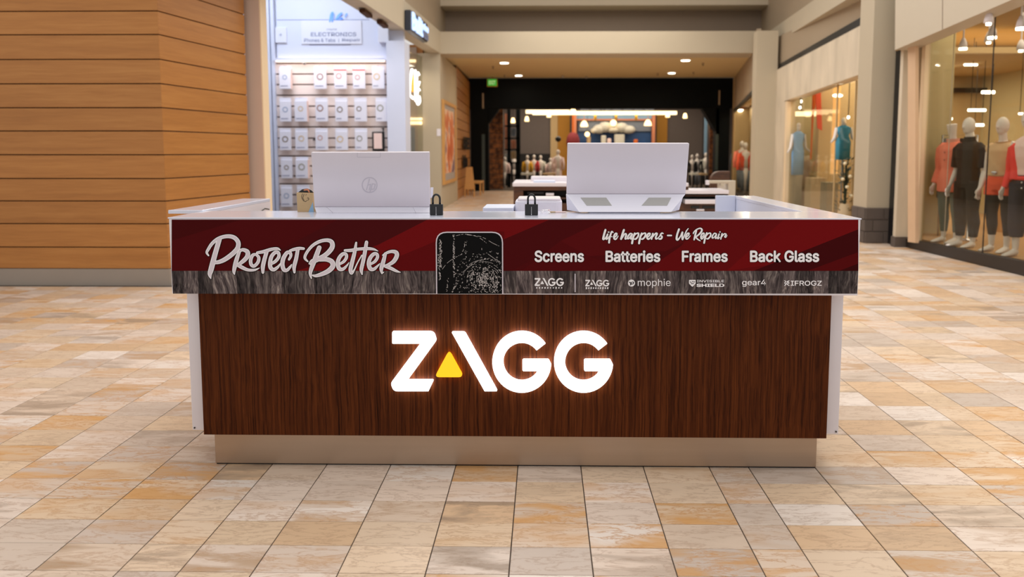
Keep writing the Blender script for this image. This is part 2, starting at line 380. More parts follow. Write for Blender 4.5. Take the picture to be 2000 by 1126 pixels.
# ---------------------------------------------------------------- floor
floor = struct('floor', MB().box(-14, 14, 1.2, 44, -.08, -.0035), M['grout'], 'beige and ochre marble tile floor of the mall', 'floor', local=True)
XL = [-5.55, -5.25, -4.95, -4.66, -4.36, -4.06, -3.75, -3.43, -3.12, -2.80, -2.478, -2.177, -1.833, -1.527, -1.307, -1.043, -.735, -.422, -.124, .177, .475, .788, .976, 1.292, 1.617, 1.969]
while XL[-1] < 9.5: XL.append(XL[-1]+(.315 if len(XL) % 9 else .19))
while XL[0] > -9.6: XL.insert(0, XL[0]-.305)
YL = [1.9, 2.105, 2.31, 2.505, 2.694, 2.892, 3.089, 3.283, 3.49, 3.692, 3.897, 4.125, 4.359, 4.61, 4.874, 5.11, 5.344]
while YL[-1] < 30: YL.append(YL[-1]+.235)
rt = random.Random(11)
BASES = [(226, 208, 193), (230, 213, 199), (218, 197, 177), (223, 204, 188), (211, 194, 179), (221, 195, 166), (216, 184, 150), (234, 221, 210), (204, 188, 175), (225, 201, 175)]
def tile_props():
    c = lin(rt.choice(BASES)); k = rt.uniform(.93, 1.05); u = rt.random()
    och = 0 if u < .5 else (rt.uniform(.15, .5) if u < .84 else rt.uniform(.6, .95))
    g = rt.uniform(.5, 1) if rt.random() < .25 else rt.uniform(0, .25)
    return (c[0]*k, c[1]*k, c[2]*k, 1), (rt.random(), och, g, 1)
def tile_mb(mb, x0, x1, y0, y1, full):
    g = .0023; gy = .0014; x0 += g; x1 -= g; y0 += gy; y1 -= gy; h = rt.uniform(-.0004, .0004)
    if full:
        b = .0018; n = len(mb.f)
        mb.add([(x0+b,y0+b,h),(x1-b,y0+b,h),(x1-b,y1-b,h),(x0+b,y1-b,h),(x0,y0,h-.001),(x1,y0,h-.001),(x1,y1,h-.001),(x0,y1,h-.001),(x0,y0,-.01),(x1,y0,-.01),(x1,y1,-.01),(x0,y1,-.01)],
               [(0,1,2,3)]+[(4+i, 4+(i+1) % 4, (i+1) % 4, i) for i in range(4)]+[(8+i, 8+(i+1) % 4, 4+(i+1) % 4, 4+i) for i in range(4)])
        return 9
    mb.add([(x0,y0,h),(x1,y0,h),(x1,y1,h),(x0,y1,h),(x0,y0,-.004),(x1,y0,-.004),(x1,y1,-.004),(x0,y1,-.004)], [(0,1,2,3)]+[(4+i, 4+(i+1) % 4, (i+1) % 4, i) for i in range(4)])
    return 5
def pxof(x, y):
    X = x*cos(PSI)+y*sin(PSI); Y = -x*sin(PSI)+y*cos(PSI); dep = Y*cos(TH)+H*sin(TH); v = Y*sin(TH)-H*cos(TH)
    return CX+F*X/dep, CY-F*v/dep
rest = MB(); ta = []; ra = []; singles = []
for j in range(len(YL)-1):
    for i in range(len(XL)-1):
        x0, x1, y0, y1 = XL[i], XL[i+1], YL[j], YL[j+1]
        if y0 > 8.6 and x0 < -4.3: continue
        if x0 > 5.75+.0 and y0 > 7.0: continue
        p0 = pxof(x0, y0); p1 = pxof(x1, y1)
        hidden = (y0 > 3.7 and x0 > -1.56-.1 and x1 < 1.3 and y1 < 9)
        vis = p1[0] > 0 and p0[0] < 2000 and p1[1] < 1126 and not (y0 > 3.69 and 418 < min(p0[0], p1[0]) and max(p0[0], p1[0]) < 1600 and y1 < 12)
        a, r = tile_props()
        if vis and len(singles) < 300:
            mb = MB(); n = tile_mb(mb, x0, x1, y0, y1, True)
            o = obj('tile', mb, M['tile'], floor, local=True, attr=dict(tint=[a]*n, rnd=[r]*n)); singles.append(o)
        else:
            n = tile_mb(rest, x0, x1, y0, y1, False); ta += [a]*n; ra += [r]*n
obj('tile', rest, M['tile'], floor, local=True, attr=dict(tint=ta, rnd=ra), kind='stuff')

# ---------------------------------------------------------------- strokes and text
def spline(pts, sub=6):
    P = [Vector(p) for p in pts]
    if len(P) < 3: return P
    out = []
    for i in range(len(P)-1):
        p0 = P[max(i-1, 0)]; p1 = P[i]; p2 = P[i+1]; p3 = P[min(i+2, len(P)-1)]
        for k in range(sub):
            t = k/sub
            q = .5*((2*p1)+(p2-p0)*t+(2*p0-5*p1+4*p2-p3)*t*t+(3*p1-p0-3*p2+p3)*t*t*t)
            q.z = max(q.z, 2); out.append(q)
    out.append(P[-1]); return out
RC = [0]
def ribbon(mb, pts, grow, place, depth):
    """pts (u,v,width) ; place(u,v,d) -> 3-D"""
    S = spline(pts); n = len(S); RC[0] = (RC[0]+1) % 14; depth += RC[0]*2.5e-5
    Lp = []; Rp = []
    for i, p in enumerate(S):
        t = Vector((S[min(i+1, n-1)].x-S[max(i-1, 0)].x, S[min(i+1, n-1)].y-S[max(i-1, 0)].y))
        t = t.normalized() if t.length > 1e-6 else Vector((1, 0))
        w = max(p.z/2+grow, .3); nn = Vector((-t.y, t.x))*w
        Lp.append((p.x+nn.x, p.y+nn.y)); Rp.append((p.x-nn.x, p.y-nn.y))
    mb.add([place(*q, depth+i*4e-7) for i, q in enumerate(Lp)]+[place(*q, depth+i*4e-7) for i, q in enumerate(Rp)], [(i, i+1, n+i+1, n+i) for i in range(n-1)])
    for e in (S[0], S[-1]):
        w = max(e.z/2+grow, .3); k = 10
        mb.add([place(e.x+cos(2*pi*a/k)*w, e.y+sin(2*pi*a/k)*w, depth-1e-5) for a in range(k)], [tuple(range(k))])
try:        # the sans face that ships with Blender itself; the built-in one otherwise
    SANS = bpy.data.fonts.load(bpy.utils.system_resource('DATAFILES', path='fonts')+'/Inter.woff2')
except Exception:
    SANS = None
def font_mesh(s, extrude=0, bold=0):
    cu = bpy.data.curves.new('t', 'FONT'); cu.body = s; cu.size = 1
    if SANS: cu.font = SANS
    cu.extrude = extrude; cu.resolution_u = 3
    o = bpy.data.objects.new('t', cu); sc.collection.objects.link(o)
    dg = bpy.context.evaluated_depsgraph_get(); me = bpy.data.meshes.new_from_object(o.evaluated_get(dg))
    bpy.data.objects.remove(o)
    if bold > .004:
        b = bmesh.new(); b.from_mesh(me)
        src = me.copy()
        for k in range(8):
            t = src.copy(); t.transform(Matrix.Translation((cos(k*pi/4)*bold, sin(k*pi/4)*bold, (k+1)*.00002))); b.from_mesh(t); bpy.data.meshes.remove(t)
        b.to_mesh(me); b.free()
    return me
def text(name, s, P0, U, V, m, parent=None, thick=.0, bold=0.0, **props):
    """fit the text's bounding box on the parallelogram P0 + u U + v V, extruded by thick along -normal side"""
    me = font_mesh(s, .5 if thick else 0, bold)
    xs = [v.co.x for v in me.vertices]; ys = [v.co.y for v in me.vertices]
    x0, x1, y0, y1 = min(xs), max(xs), min(ys), max(ys); U = Vector(U); V = Vector(V); Nn = U.cross(V).normalized()
    for v in me.vertices:
        v.co = Vector(P0)+U*((v.co.x-x0)/(x1-x0))+V*((v.co.y-y0)/(y1-y0))+Nn*(v.co.z*thick+.5*thick if thick else v.co.z)
    return obj(name, me, m, parent, **props)

# ---------------------------------------------------------------- the service counter
YK = 3.668; YW = 3.618; YF = 3.535
ZT = 1.203; ZB = .856; XL0, XR0 = onY(333, 500, YF).x, onY(1678, 500, YF).x
counter = thing('service_counter', ((XL0+XR0)/2, YK, 0), 'long mall kiosk counter with walnut front, red printed band and lit white letters', 'counter')
xk0, xk1 = onY(420, 880, YK).x, onY(1595, 880, YK).x; zk = onY(1000, 852, YW).z
obj('toe_kick', MB().box(xk0, xk1, YK, YK+.5, 0.006, zk+.01), M['steel'], counter, bevel=.002, label='brushed steel toe kick')
xw0, xw1 = onY(392, 700, YW).x, onY(1620, 700, YW).x
obj('base_gap_strip', MB().box(xk0+.004, xk1-.004, YK+.004, YK+.49, 0.0005, .0065), M['black'], counter)  # dark gap under the kick put in as a black strip
obj('walnut_panel', MB().box(xw0, xw1, YW, YK+.45, zk, ZB+.01), M['walnut'], counter, bevel=.0015, label='vertical grain walnut front panel')
sp0 = onY(370, 700, YW+.055).x; sp1 = onY(1643, 700, YW+.055).x; zs = zz(843, YW+.055)
obj('side_panel', MB().box(sp0, xw0+.01, YW+.055, YW+1.25, zs, ZB), M['white'], counter, bevel=.002)
obj('side_panel', MB().box(xw1-.01, sp1, YW+.055, YW+1.62, zs, ZB), M['white'], counter, bevel=.002)
for x in (sp0+.012, sp1-.012):
    obj('screw_cap', MB().tube([(x, YW+.054, zs+.012), (x, YW+.05, zs+.012)], .004), M['pen'], counter)
obj('fascia', MB().box(XL0, XR0, YF, 3.925, ZB, ZT-.006), M['white'], counter, bevel=.0015, label='white edged fascia box')
obj('countertop', MB().box(XL0-.004, XR0+.004, YF-.003, 3.93, ZT-.006, ZT), M['white_top'], counter, bevel=.0015)
obj('work_shelf', MB().box(XL0+.2, XR0-.2, 3.93, 4.38, 1.045, 1.065), M['white'], counter)
obj('shelf_support', MB().box(XL0+.2, XR0-.2, 3.94, 3.96, .3, 1.045), M['white'], counter)
# wings
obj('wing_top', MB().box(-1.862, -1.69, 3.885, 4.86, ZT-.012, ZT+.006), M['white_top'], counter, bevel=.003)
obj('wing_panel', MB().box(-1.71, -1.69, 3.93, 4.86, .17, ZT-.012), M['white'], counter)
obj('wing_top', MB().box(XR0-.13, XR0+.004, 3.93, 5.33, ZT-.02, ZT), M['white_top'], counter, bevel=.003)
obj('wing_panel', MB().box(XR0-.128, XR0-.10, 3.93, 5.33, .17, ZT-.02), M['blue_white'], counter)
obj('wing_panel', MB().box(XR0-.03, XR0-.005, 3.93, 5.33, ZB, ZT-.02), M['white'], counter)
obj('rear_panel', MB().box(XR0-.26, XR0-.13, 5.30, 5.33, .17, ZT+.002), M['blue_white'], counter, bevel=.003)
obj('rear_shelf', MB().box(XR0-.75, XR0-.13, 4.9, 5.3, .98, 1.0), M['white'], counter)

# red printed banner on the fascia
def BP(px, py, d=0.0): q = onY(px, py, YF); return Vector((q.x, YF-.0012-d, q.z))
def clip(poly, x0, x1, y0, y1):
    def cut(P, f, inter):
        out = []
        for i in range(len(P)):
            a, b = P[i-1], P[i]
            if f(b):
                if not f(a): out.append(inter(a, b))
                out.append(b)
            elif f(a): out.append(inter(a, b))
        return out
    for ax, lim, sg in ((0, x0, 1), (0, x1, -1), (1, y0, 1), (1, y1, -1)):
        poly = cut(poly, lambda p: sg*(p[ax]-lim) >= 0, lambda a, b: tuple(a[k]+(b[k]-a[k])*(lim-a[ax])/(b[ax]-a[ax]) for k in (0, 1)))
        if not poly: return []
    return poly
def kx(x): return x
bx0, bx1, by0, by1, by2 = 335.5, 1676, 428.5, 528.5, 573
shapes = [([(300,400),(1700,400),(1700,600),(300,600)], (78, 11, 14)),
 ([(300,400),(500,420),(300,480)], (68, 9, 11)),
 ([(657,430),(700,400),(900,400),(735,480),(600,528),(470,528)], (72, 13, 16)),
 ([(850,421),(1100,417),(835,535),(560,535),(738,478)], (110, 14, 17)),
 ([(776,502),(905,448),(985,452),(985,530),(720,530)], (94, 11, 14)),
 ([(1091,421),(1200,421),(985,535),(835,535),(984,467)], (74, 11, 14)),
 ([(1180,430),(1230,405),(1480,405),(1300,490),(1150,500),(1095,470)], (88, 13, 16)),
 ([(1095,470),(1150,500),(1250,535),(1010,535)], (82, 11, 14)),
 ([(1380,420),(1700,420),(1700,438),(1475,527),(1455,535),(1250,535),(1330,480)], (100, 12, 15)),
 ([(1540,420),(1700,420),(1700,438),(1500,517),(1420,528)], (112, 13, 16)),
 ([(1475,527),(1700,438),(1700,483),(1581,527),(1570,540),(1440,540)], (64, 7, 10)),
 ([(1581,527),(1700,483),(1700,520),(1640,540),(1560,540)], (86, 9, 12)),
 ([(1640,528),(1700,505),(1700,560),(1600,560)], (58, 7, 9))]
mb = MB(); cols = []
for k, (pl, c) in enumerate(shapes):
    q = clip(pl, bx0, bx1, by0, by1)
    if len(q) > 2: mb.add([BP(x, y, k*.00008) for x, y in q], [tuple(range(len(q)))]); cols.append(lin(c))
obj('red_banner', mb, M['banner'], counter, attr=dict(tint=cols), label='dark red printed band with diagonal shades')
mb = MB().add([BP(bx0, by1), BP(bx1, by1), BP(bx1-2, by2), BP(bx0+2.5, by2)], [(0, 1, 2, 3)])
obj('wood_print_band', mb, M['greywood'], counter, label='weathered grey wood print band')
D0 = .0014
def script(name, strokes, ox, oy, sc_, label, layers, boost=1.0):
    first = None
    for li, (grow, m) in enumerate(layers):
        mb = MB()
        for st in strokes:
            ribbon(mb, [(x, y, w_*boost) for x, y, w_ in st], grow, lambda u, v, d: BP(ox+u*sc_, oy+v*sc_, d), D0+li*.0005)
        o = obj(name if li == len(layers)-1 else ('letter_outline' if li == 0 else 'letter_edge'), mb, m, counter, **({'label': label} if li == len(layers)-1 else {}))
PR = [[(340,170,90),(250,480,95),(180,750,100),(155,850,80),(175,935,14)],
 [(130,485,26),(95,430,44),(120,370,56),(200,250,62),(320,155,66),(480,110,70),(620,130,78),(705,220,84),(700,330,88),(620,430,88),(480,540,86),(350,605,76),(230,625,60)],
 [(745,375,50),(690,520,75),(650,660,80),(625,790,62),(635,850,20)],
 [(740,395,50),(800,372,62),(885,410,82),(890,490,86),(830,570,80),(730,650,64)],
 [(700,670,64),(790,720,68),(900,765,55),(1030,765,42),(1125,725,8)],
 [(1070,460,40),(990,480,62),(950,580,66),(965,665,66),(1020,690,60),(1090,620,62),(1110,530,60),(1070,475,50),(1040,460,40)],
 [(1080,430,48),(1200,410,62),(1350,365,60),(1470,350,48),(1530,380,18)],
 [(1270,390,70),(1220,560,76),(1190,700,76),(1190,815,50)],
 [(1340,650,50),(1430,600,60),(1500,510,62),(1490,430,62),(1430,425,66),(1360,500,72),(1330,620,76),(1340,720,76),(1400,760,66),(1480,710,50),(1530,640,18)],
 [(1700,560,44),(1735,490,52),(1720,432,62),(1660,430,68),(1590,540,80),(1570,660,80),(1600,760,76),(1660,770,60),(1720,710,45),(1750,660,16)],
 [(1720,390,44),(1800,365,58),(1900,345,56),(1985,350,46)], [(1870,370,66),(1840,540,72),(1800,700,70),(1805,812,40)]]
BE = [[(390,330,84),(320,520,92),(250,700,82),(215,830,62),(235,930,22)],
 [(165,600,26),(108,530,50),(150,420,54),(260,290,56),(400,210,62),(540,185,66),(630,220,82),(645,310,90),(590,400,90),(500,480,86),(400,540,90),(260,600,90),(205,640,46)],
 [(400,560,80),(540,560,86),(640,610,92),(650,700,96),(560,790,90),(430,850,76),(320,880,55),(262,870,28)],
 [(790,650,42),(870,600,56),(920,520,58),(910,460,58),(850,455,66),(780,530,72),(750,640,76),(780,740,76),(850,750,60),(920,690,38),(970,620,10)],
 [(1110,235,36),(1080,420,66),(1030,620,76),(1000,760,76),(1020,830,56),(1070,770,28),(1140,620,22),(1220,480,22)],
 [(1312,225,62),(1280,420,72),(1240,620,72),(1210,760,66),(1225,850,26)],
 [(890,385,44),(1000,385,60),(1150,360,54),(1330,350,56),(1450,362,42),(1535,398,10)],
 [(1395,650,42),(1475,600,56),(1525,520,58),(1515,460,58),(1455,455,66),(1385,530,72),(1355,640,76),(1385,740,76),(1455,750,60),(1525,690,38),(1572,640,10)],
 [(1680,450,56),(1640,600,76),(1600,740,72),(1612,835,26)], [(1615,830,26),(1655,805,8)],
 [(1625,480,18),(1700,435,46),(1800,405,58),(1890,425,76),(1900,500,82),(1840,600,76),(1750,660,62),(1680,690,50)],
 [(1680,690,64),(1800,740,62),(1900,790,44),(1975,812,10)]]
TEN = .1
big = PR+[[(x+1900, y, w_) for x, y, w_ in s] for s in BE]
script('protect_better_lettering', big, 395, 450, TEN, 'large brush script lettering in pale lavender with white edges', [(14, M['ink_dark']), (1, M['ink_white']), (-14, M['ink_lav'])])
LH = [[(190,210,58),(150,350,58),(125,480,60),(170,470,35),(240,370,22)], [(255,340,48),(215,480,48),(260,460,30),(330,380,22)], [(280,275,42),(292,275,42)],
 [(420,285,28),(380,260,45),(345,350,48),(310,480,54),(300,590,52)], [(300,400,25),(390,415,18)],
 [(450,440,30),(520,380,38),(530,320,42),(490,320,46),(445,400,50),(460,475,52),(510,480,40),(575,390,18)],
 [(745,210,58),(700,340,58),(660,480,58)], [(690,450,35),(770,330,38),(815,345,48),(790,440,48),(790,480,42),(850,460,25)],
 [(1000,340,38),(940,315,38),(870,400,48),(860,470,42),(910,450,38),(990,340,42),(950,470,44),(990,460,30),(1040,400,20)],
 [(1070,310,48),(1020,450,54),(990,610,58)], [(1020,430,30),(1100,330,38),(1180,310,44),(1170,400,48),(1100,480,46),(1050,480,30)],
 [(1280,310,48),(1230,450,54),(1200,610,58)], [(1230,430,30),(1310,330,38),(1390,310,44),(1380,400,48),(1310,480,46),(1260,480,30)],
 [(1430,440,30),(1510,380,38),(1530,320,42),(1480,320,46),(1435,400,50),(1460,475,52),(1510,470,40),(1575,390,22)],
 [(1615,320,48),(1575,480,48)], [(1590,440,30),(1690,320,42),(1740,325,48),(1700,430,48),(1715,475,48),(1780,440,28),(1890,300,38)],
 [(1925,315,28),(1880,310,46),(1840,370,46),(1890,410,46),(1860,470,52),(1800,480,40)]]
WR = [[(135,375,46),(245,375,46)],
 [(475,190,58),(420,350,58),(405,480,62),(445,500,52),(520,400,38),(580,270,48),(570,400,48),(580,500,42),(640,370,38),(700,240,38),(755,165,24)],
 [(690,430,30),(760,370,38),(775,310,42),(725,320,46),(680,400,48),(690,470,48),(740,470,40),(820,380,18)],
 [(1000,220,46),(960,370,54),(930,500,46)], [(905,320,30),(920,280,38),(1000,200,38),(1110,160,42),(1165,210,54),(1110,310,54),(980,420,42)], [(980,430,42),(1040,490,42),(1115,535,28)],
 [(1150,440,30),(1220,370,38),(1225,310,42),(1180,320,46),(1135,400,48),(1150,475,48),(1200,450,35),(1290,340,25)],
 [(1310,300,48),(1260,450,54),(1230,600,52)], [(1270,420,30),(1350,320,38),(1420,310,42),(1420,390,48),(1350,470,46),(1300,470,30)],
 [(1600,330,38),(1540,310,38),(1480,390,44),(1480,450,42),(1530,430,30),(1600,340,38),(1570,460,42),(1620,440,30)],
 [(1680,330,42),(1640,470,42),(1700,430,25)], [(1700,270,40),(1712,270,40)],
 [(1770,320,42),(1730,480,42)], [(1745,430,30),(1830,330,38),(1890,340,38),(1850,410,42),(1880,430,30),(1920,370,18)]]
S2 = 130/2000
script('slogan_lettering', LH, 1170, 435, S2, 'small white brush script slogan', [(16, M['ink_dark']), (2, M['ink_white'])])
script('slogan_lettering', WR, 1295, 435, S2, 'small white brush script slogan', [(16, M['ink_dark']), (0, M['ink_white'])])
def btext(name, s, x0, x1, y0, y1, m, bold=0, d=.0018, outline=0, **p):
    if outline:
        P0 = BP(x0-.8, y1+.8, d-.0004)
        text('letter_outline', s, P0, BP(x1+.8, y1+.8, d-.0004)-P0, BP(x0-.8, y0-.8, d-.0004)-P0, M['ink_dark'], counter, bold=bold+.035)
    P0 = BP(x0, y1, d); return text(name, s, P0, BP(x1, y1, d)-P0, BP(x0, y0, d)-P0, m, counter, bold=bold, **p)
for s, a, b, y0, y1 in (('Screens', 1044, 1140.5, 488.5, 511.5), ('Batteries', 1182.5, 1289.5, 488.5, 511.5), ('Frames', 1331.5, 1421, 489, 511.5), ('Back Glass', 1464.5, 1599.5, 488.5, 511.5)):
    btext('service_lettering', s, a, b, y0, y1, M['ink_white'], bold=.026, outline=1)
# wordmark row; the same glyph shapes serve the big sign
def arc(cx, cy, r, a0, a1, n, ry=None):
    ry = ry or r; return [(cx+r*cos(radians(a0+(a1-a0)*k/n)), cy-ry*sin(radians(a0+(a1-a0)*k/n))) for k in range(n+1)]
def corner(p0, p1, p2, r, n=5):
    p0, p1, p2 = Vector(p0), Vector(p1), Vector(p2); a = (p0-p1).normalized(); b = (p2-p1).normalized()
    ang = a.angle(b); d = r/tan(ang/2); d = min(d, (p0-p1).length*.49, (p2-p1).length*.49); s0 = p1+a*d; s1 = p1+b*d; out = []
    for k in range(n+1):
        t = k/n; out.append(tuple(s0*(1-t)**2+p1*(2*t*(1-t))+s1*t*t))
    return out
def rounded(pts):       # (x, y, r)
    out = []
    for i, (x, y, r) in enumerate(pts):
        if r: out += corner(pts[i-1][:2], (x, y), pts[(i+1) % len(pts)][:2], r)
        else: out.append((x, y))
    return out
Zp = rounded([(120,100,8),(490,100,52),(245,490,4),(455,490,10),(412,580,10),(88,580,60),(345,197,2),(120,197,10)])
Zp = rounded([(120,100,8),(455,100,50),(476,172,30),(245,490,3),(455,490,10),(412,580,8),(130,580,55),(108,515,40),(345,197,2),(120,197,10)])
Ap = rounded([(598,102,6),(704,102,30),(968,580,6),(865,580,8)])
Tp = rounded([(577,252,22),(695,466,24),(461,466,24)])
def Gp(cx):
    return arc(cx, 345, 236, 37, 358, 44, 247)+[(cx+218, 330)]+[(cx+212, 325), (cx+12, 325), (cx+5, 332), (cx+5, 410), (cx+12, 418), (cx+120, 418)]+list(reversed(arc(cx, 343, 149, 37, 330, 34, 153)))
def Gp(cx):
    out = arc(cx, 345, 238, 37, 355, 44, 247)
    return out+[(cx+219, 330), (cx+212, 325), (cx+12, 325), (cx+5, 332), (cx+5, 410), (cx+12, 418), (cx+121, 418)]+list(reversed(arc(cx, 343, 149, 37, 326, 34, 153)))
def glyph(pts, place, front, back):
    """polygon (front face fan-safe through bmesh triangulation) extruded between two depths"""
    b = bmesh.new(); f = [b.verts.new(place(x, y, front)) for x, y in pts]; g = [b.verts.new(place(x, y, back)) for x, y in pts]
    fs = [b.faces.new(f)]; 
    if back != front:
        fs.append(b.faces.new(list(reversed(g))))
        for i in range(len(pts)): b.faces.new((f[i], g[i], g[(i+1) % len(pts)], f[(i+1) % len(pts)]))
    b.normal_update(); bmesh.ops.triangulate(b, faces=fs); bmesh.ops.recalc_face_normals(b, faces=b.faces)
    me = bpy.data.meshes.new('glyph'); b.to_mesh(me); b.free(); return me
def bigpl(x, y, d): q = onY(740+x/4.1667, 620+y/4.1667, YW); return Vector((q.x, YW-d, q.z))
for nm, pl, m, mb_, lb in (('illuminated_letter', Zp, 'glow', 'glow_back', None), ('illuminated_triangle', Tp, 'glowy', 'glow_backy', 'yellow lit triangle'), ('illuminated_letter', Ap, 'glow', 'glow_back', None),
                       ('illuminated_letter', Gp(1165), 'glow', 'glow_back', None), ('illuminated_letter', Gp(1663), 'glow', 'glow_back', None)):
    o = obj(nm, glyph(pl, bigpl, .036, .016), M[m], counter, **({'label': lb} if lb else {}))
    o.data.materials.append(M[mb_])
    for p in o.data.polygons:
        if p.normal.y > .5: p.material_index = 1
    for k in range(2):
        x, y = pl[0 if k == 0 else len(pl)//2]; c = Vector((sum(q[0] for q in pl)/len(pl), sum(q[1] for q in pl)/len(pl)))
# small wordmarks
def small(glyphs, x0, y0, s, m=M['ink_white']):
    for pl in glyphs:
        obj('logo_glyph', glyph(pl, lambda x, y, d: BP(x0+(x-110)*s, y0+(y-97)*s, .0016), 0, 0), m, counter)
W4 = [Zp, Tp, Ap, Gp(1165), Gp(1663)]
small(W4, 1044, 542.3, 57.5/1790); small(W4, 1143, 545.8, 47/1790)
rr = random.Random(3)
for x0, x1, y in ((1047, 1101, 561.5), (1144, 1190, 562)):
    mb = MB(); n = 10
    for k in range(n):
        xx = x0+(x1-x0)*k/n; h = rr.uniform(1.0, 2.0)
        mb.add([BP(xx, y+h, .0016), BP(xx+2.3, y+h, .0016), BP(xx+2.6, y-h, .0016), BP(xx+.4, y-h, .0016)], [(0, 1, 2, 3)])
    obj('small_print', mb, M['ink_white'], counter)
obj('divider_line', MB().add([BP(1122.3, 570, .0016), BP(1124.1, 570, .0016), BP(1124.1, 534, .0016), BP(1122.3, 534, .0016)], [(0, 1, 2, 3)]), M['ink_lav'], counter)
obj('round_logo', MB().add([BP(1233.3+cos(a*.3142)*6.8, 552.2+sin(a*.3142)*6.8, .0016) for a in range(20)], [tuple(range(20))]), M['ink_white'], counter)
mb = MB()
for st in ([(1229,550.5,2),(1231,551.5,2.2),(1231.2,556,2)], [(1233,550.5,2),(1233.5,555,2)], [(1235.5,550,2),(1237.5,551,2),(1236,554,2)]):
    ribbon(mb, [(x, y, 2.1) for x, y, _ in st], -.2, lambda u, v, d: BP(u, v, d), .0020)
obj('logo_marks', mb, M['ink_dark'], counter)
btext('logo_text', 'mophie', 1245.5, 1309.5, 544, 561.5, M['ink_white'], bold=-.006)
shield = rounded([(1345.5,546,1.5),(1358.5,546,1.5),(1358.5,553,2),(1352,560,2),(1345.5,553,2)])
obj('shield_logo', MB().add([BP(x, y, .0016) for x, y in shield], [tuple(range(len(shield)))]), M['ink_white'], counter)
mb = MB()
for st in ([(1347.5,550,1.6),(1350,551,1.6)], [(1352,549.5,1.4),(1354,549.5,1.4)], [(1355.5,550.5,1.5),(1357,549.5,1.5)], [(1349.5,553.5,1.2),(1354.5,553.2,1.2)]):
    ribbon(mb, [(x, y, 2) for x, y, _ in st], -.3, lambda u, v, d: BP(u, v, d), .0020)
obj('logo_marks', mb, M['ink_dark'], counter)
btext('logo_text', 'INVISIBLE', 1361, 1414, 546, 550.8, M['ink_white'], bold=.01)
btext('logo_text', 'SHIELD', 1360, 1414.5, 553.3, 559.8, M['ink_white'], bold=.035)
btext('logo_text', 'gear4', 1449, 1495.5, 545.5, 559.5, M['ink_white'], bold=.008)
mb = MB()
for st in ([(1532,547.5),(1535,549.5),(1532,552),(1535,554.5),(1532,557)], [(1541,547.5),(1537,549.5),(1541,552),(1537,554.5),(1541,557)], [(1532.5,556.8),(1540.5,547.5)]):
    ribbon(mb, [(x, y, 2) for x, y in st], -.35, lambda u, v, d: BP(u, v, d), .0016)
obj('logo_marks', mb, M['ink_white'], counter)
btext('logo_text', 'IFROGZ', 1544, 1604.5, 547.5, 557.3, M['ink_white'], bold=.014)
# printed cracked phone
def phone(g): return rounded([(851-g, 452-g, 22+g), (982.5+g, 452-g, 22+g), (983+g, 573.2, 0), (852-g, 573.2, 0)])
obj('phone_outline', MB().add([BP(x, y, .0015) for x, y in phone(0)], [tuple(range(len(phone(0))))]), M['ink_lav'], counter)
q = phone(-2.2); obj('phone_print', MB().add([BP(x, y, .0018) for x, y in q], [tuple(range(len(q)))]), M['ink_black'], counter, label='printed black phone with shattered glass')
rc = random.Random(5); mb = MB()
def seg(x0, y0, x1, y1, w_):
    if min(x0, x1) < 854 or max(x0, x1) > 980 or min(y0, y1) < 456 or max(y0, y1) > 571: return
    if min(x0,x1) < 872 and min(y0,y1) < 466: return
    dx, dy = x1-x0, y1-y0; l = hypot(dx, dy) or 1; nx, ny = -dy/l*w_/2, dx/l*w_/2
    mb.add([BP(x0+nx, y0+ny, .0022), BP(x1+nx, y1+ny, .0022), BP(x1-nx, y1-ny, .0022), BP(x0-nx, y0-ny, .0022)], [(0, 1, 2, 3)])
cx_, cy_ = 945, 546
for k in range(620):
    r = rc.random()**1.3*60+2; a = rc.uniform(0, 2*pi); x, y = cx_+cos(a)*r, cy_+sin(a)*r*.95; ln = rc.uniform(.8, 3.6)
    ta_ = a+pi/2+rc.gauss(0, .35) if rc.random() < .75 else a
    seg(x, y, x+cos(ta_)*ln, y+sin(ta_)*ln, rc.uniform(.25, .9)*(1.1 if r < 30 else .75))
for k in range(26):
    a = rc.uniform(0, 2*pi); r = rc.uniform(14, 44); n = rc.randint(3, 8); pa = a
    for i in range(n): seg(cx_+cos(pa)*r, cy_+sin(pa)*r*.9, cx_+cos(pa+.09)*(r+.3), cy_+sin(pa+.09)*r*.9, .35); pa += .09
for (x0, y0, x1, y1, n, wd) in ((860, 458, 861, 520, 95, 2.8), (857, 495, 860, 545, 60, 2.2), (886, 456, 887, 540, 100, 1.8), (910, 468, 908, 505, 26, 4), (895, 545, 882, 572, 20, 2), (960, 540, 968, 570, 50, 8), (932, 500, 975, 510, 26, 5), (875,540,873,568,14,1.5)):
    for k in range(n):
        t = rc.random(); x = x0+(x1-x0)*t+rc.gauss(0, wd*.5); y = y0+(y1-y0)*t; seg(x, y, x+rc.uniform(-.8, .8), y+rc.uniform(.5, 2.2), rc.uniform(.35, 1.0))
for pts in ([(864,525),(875,512),(890,502),(902,496)], [(890,460),(905,457),(918,458),(935,463),(950,474)], [(912,458),(940,462),(962,474),(975,480)], [(950,493),(968,506),(979,512)], [(905,530),(920,518),(935,508)]):
    S = spline([(x, y, 2) for x, y in pts], 8)
    for a, b in zip(S, S[1:]):
        if rc.random() < .8: seg(a.x, a.y, b.x, b.y, .45)
obj('crack_print', mb, M['crack'], counter, kind='stuff')

# ---------------------------------------------------------------- things on the counter
def pq(px, py, Y): return onY(px, py, Y)
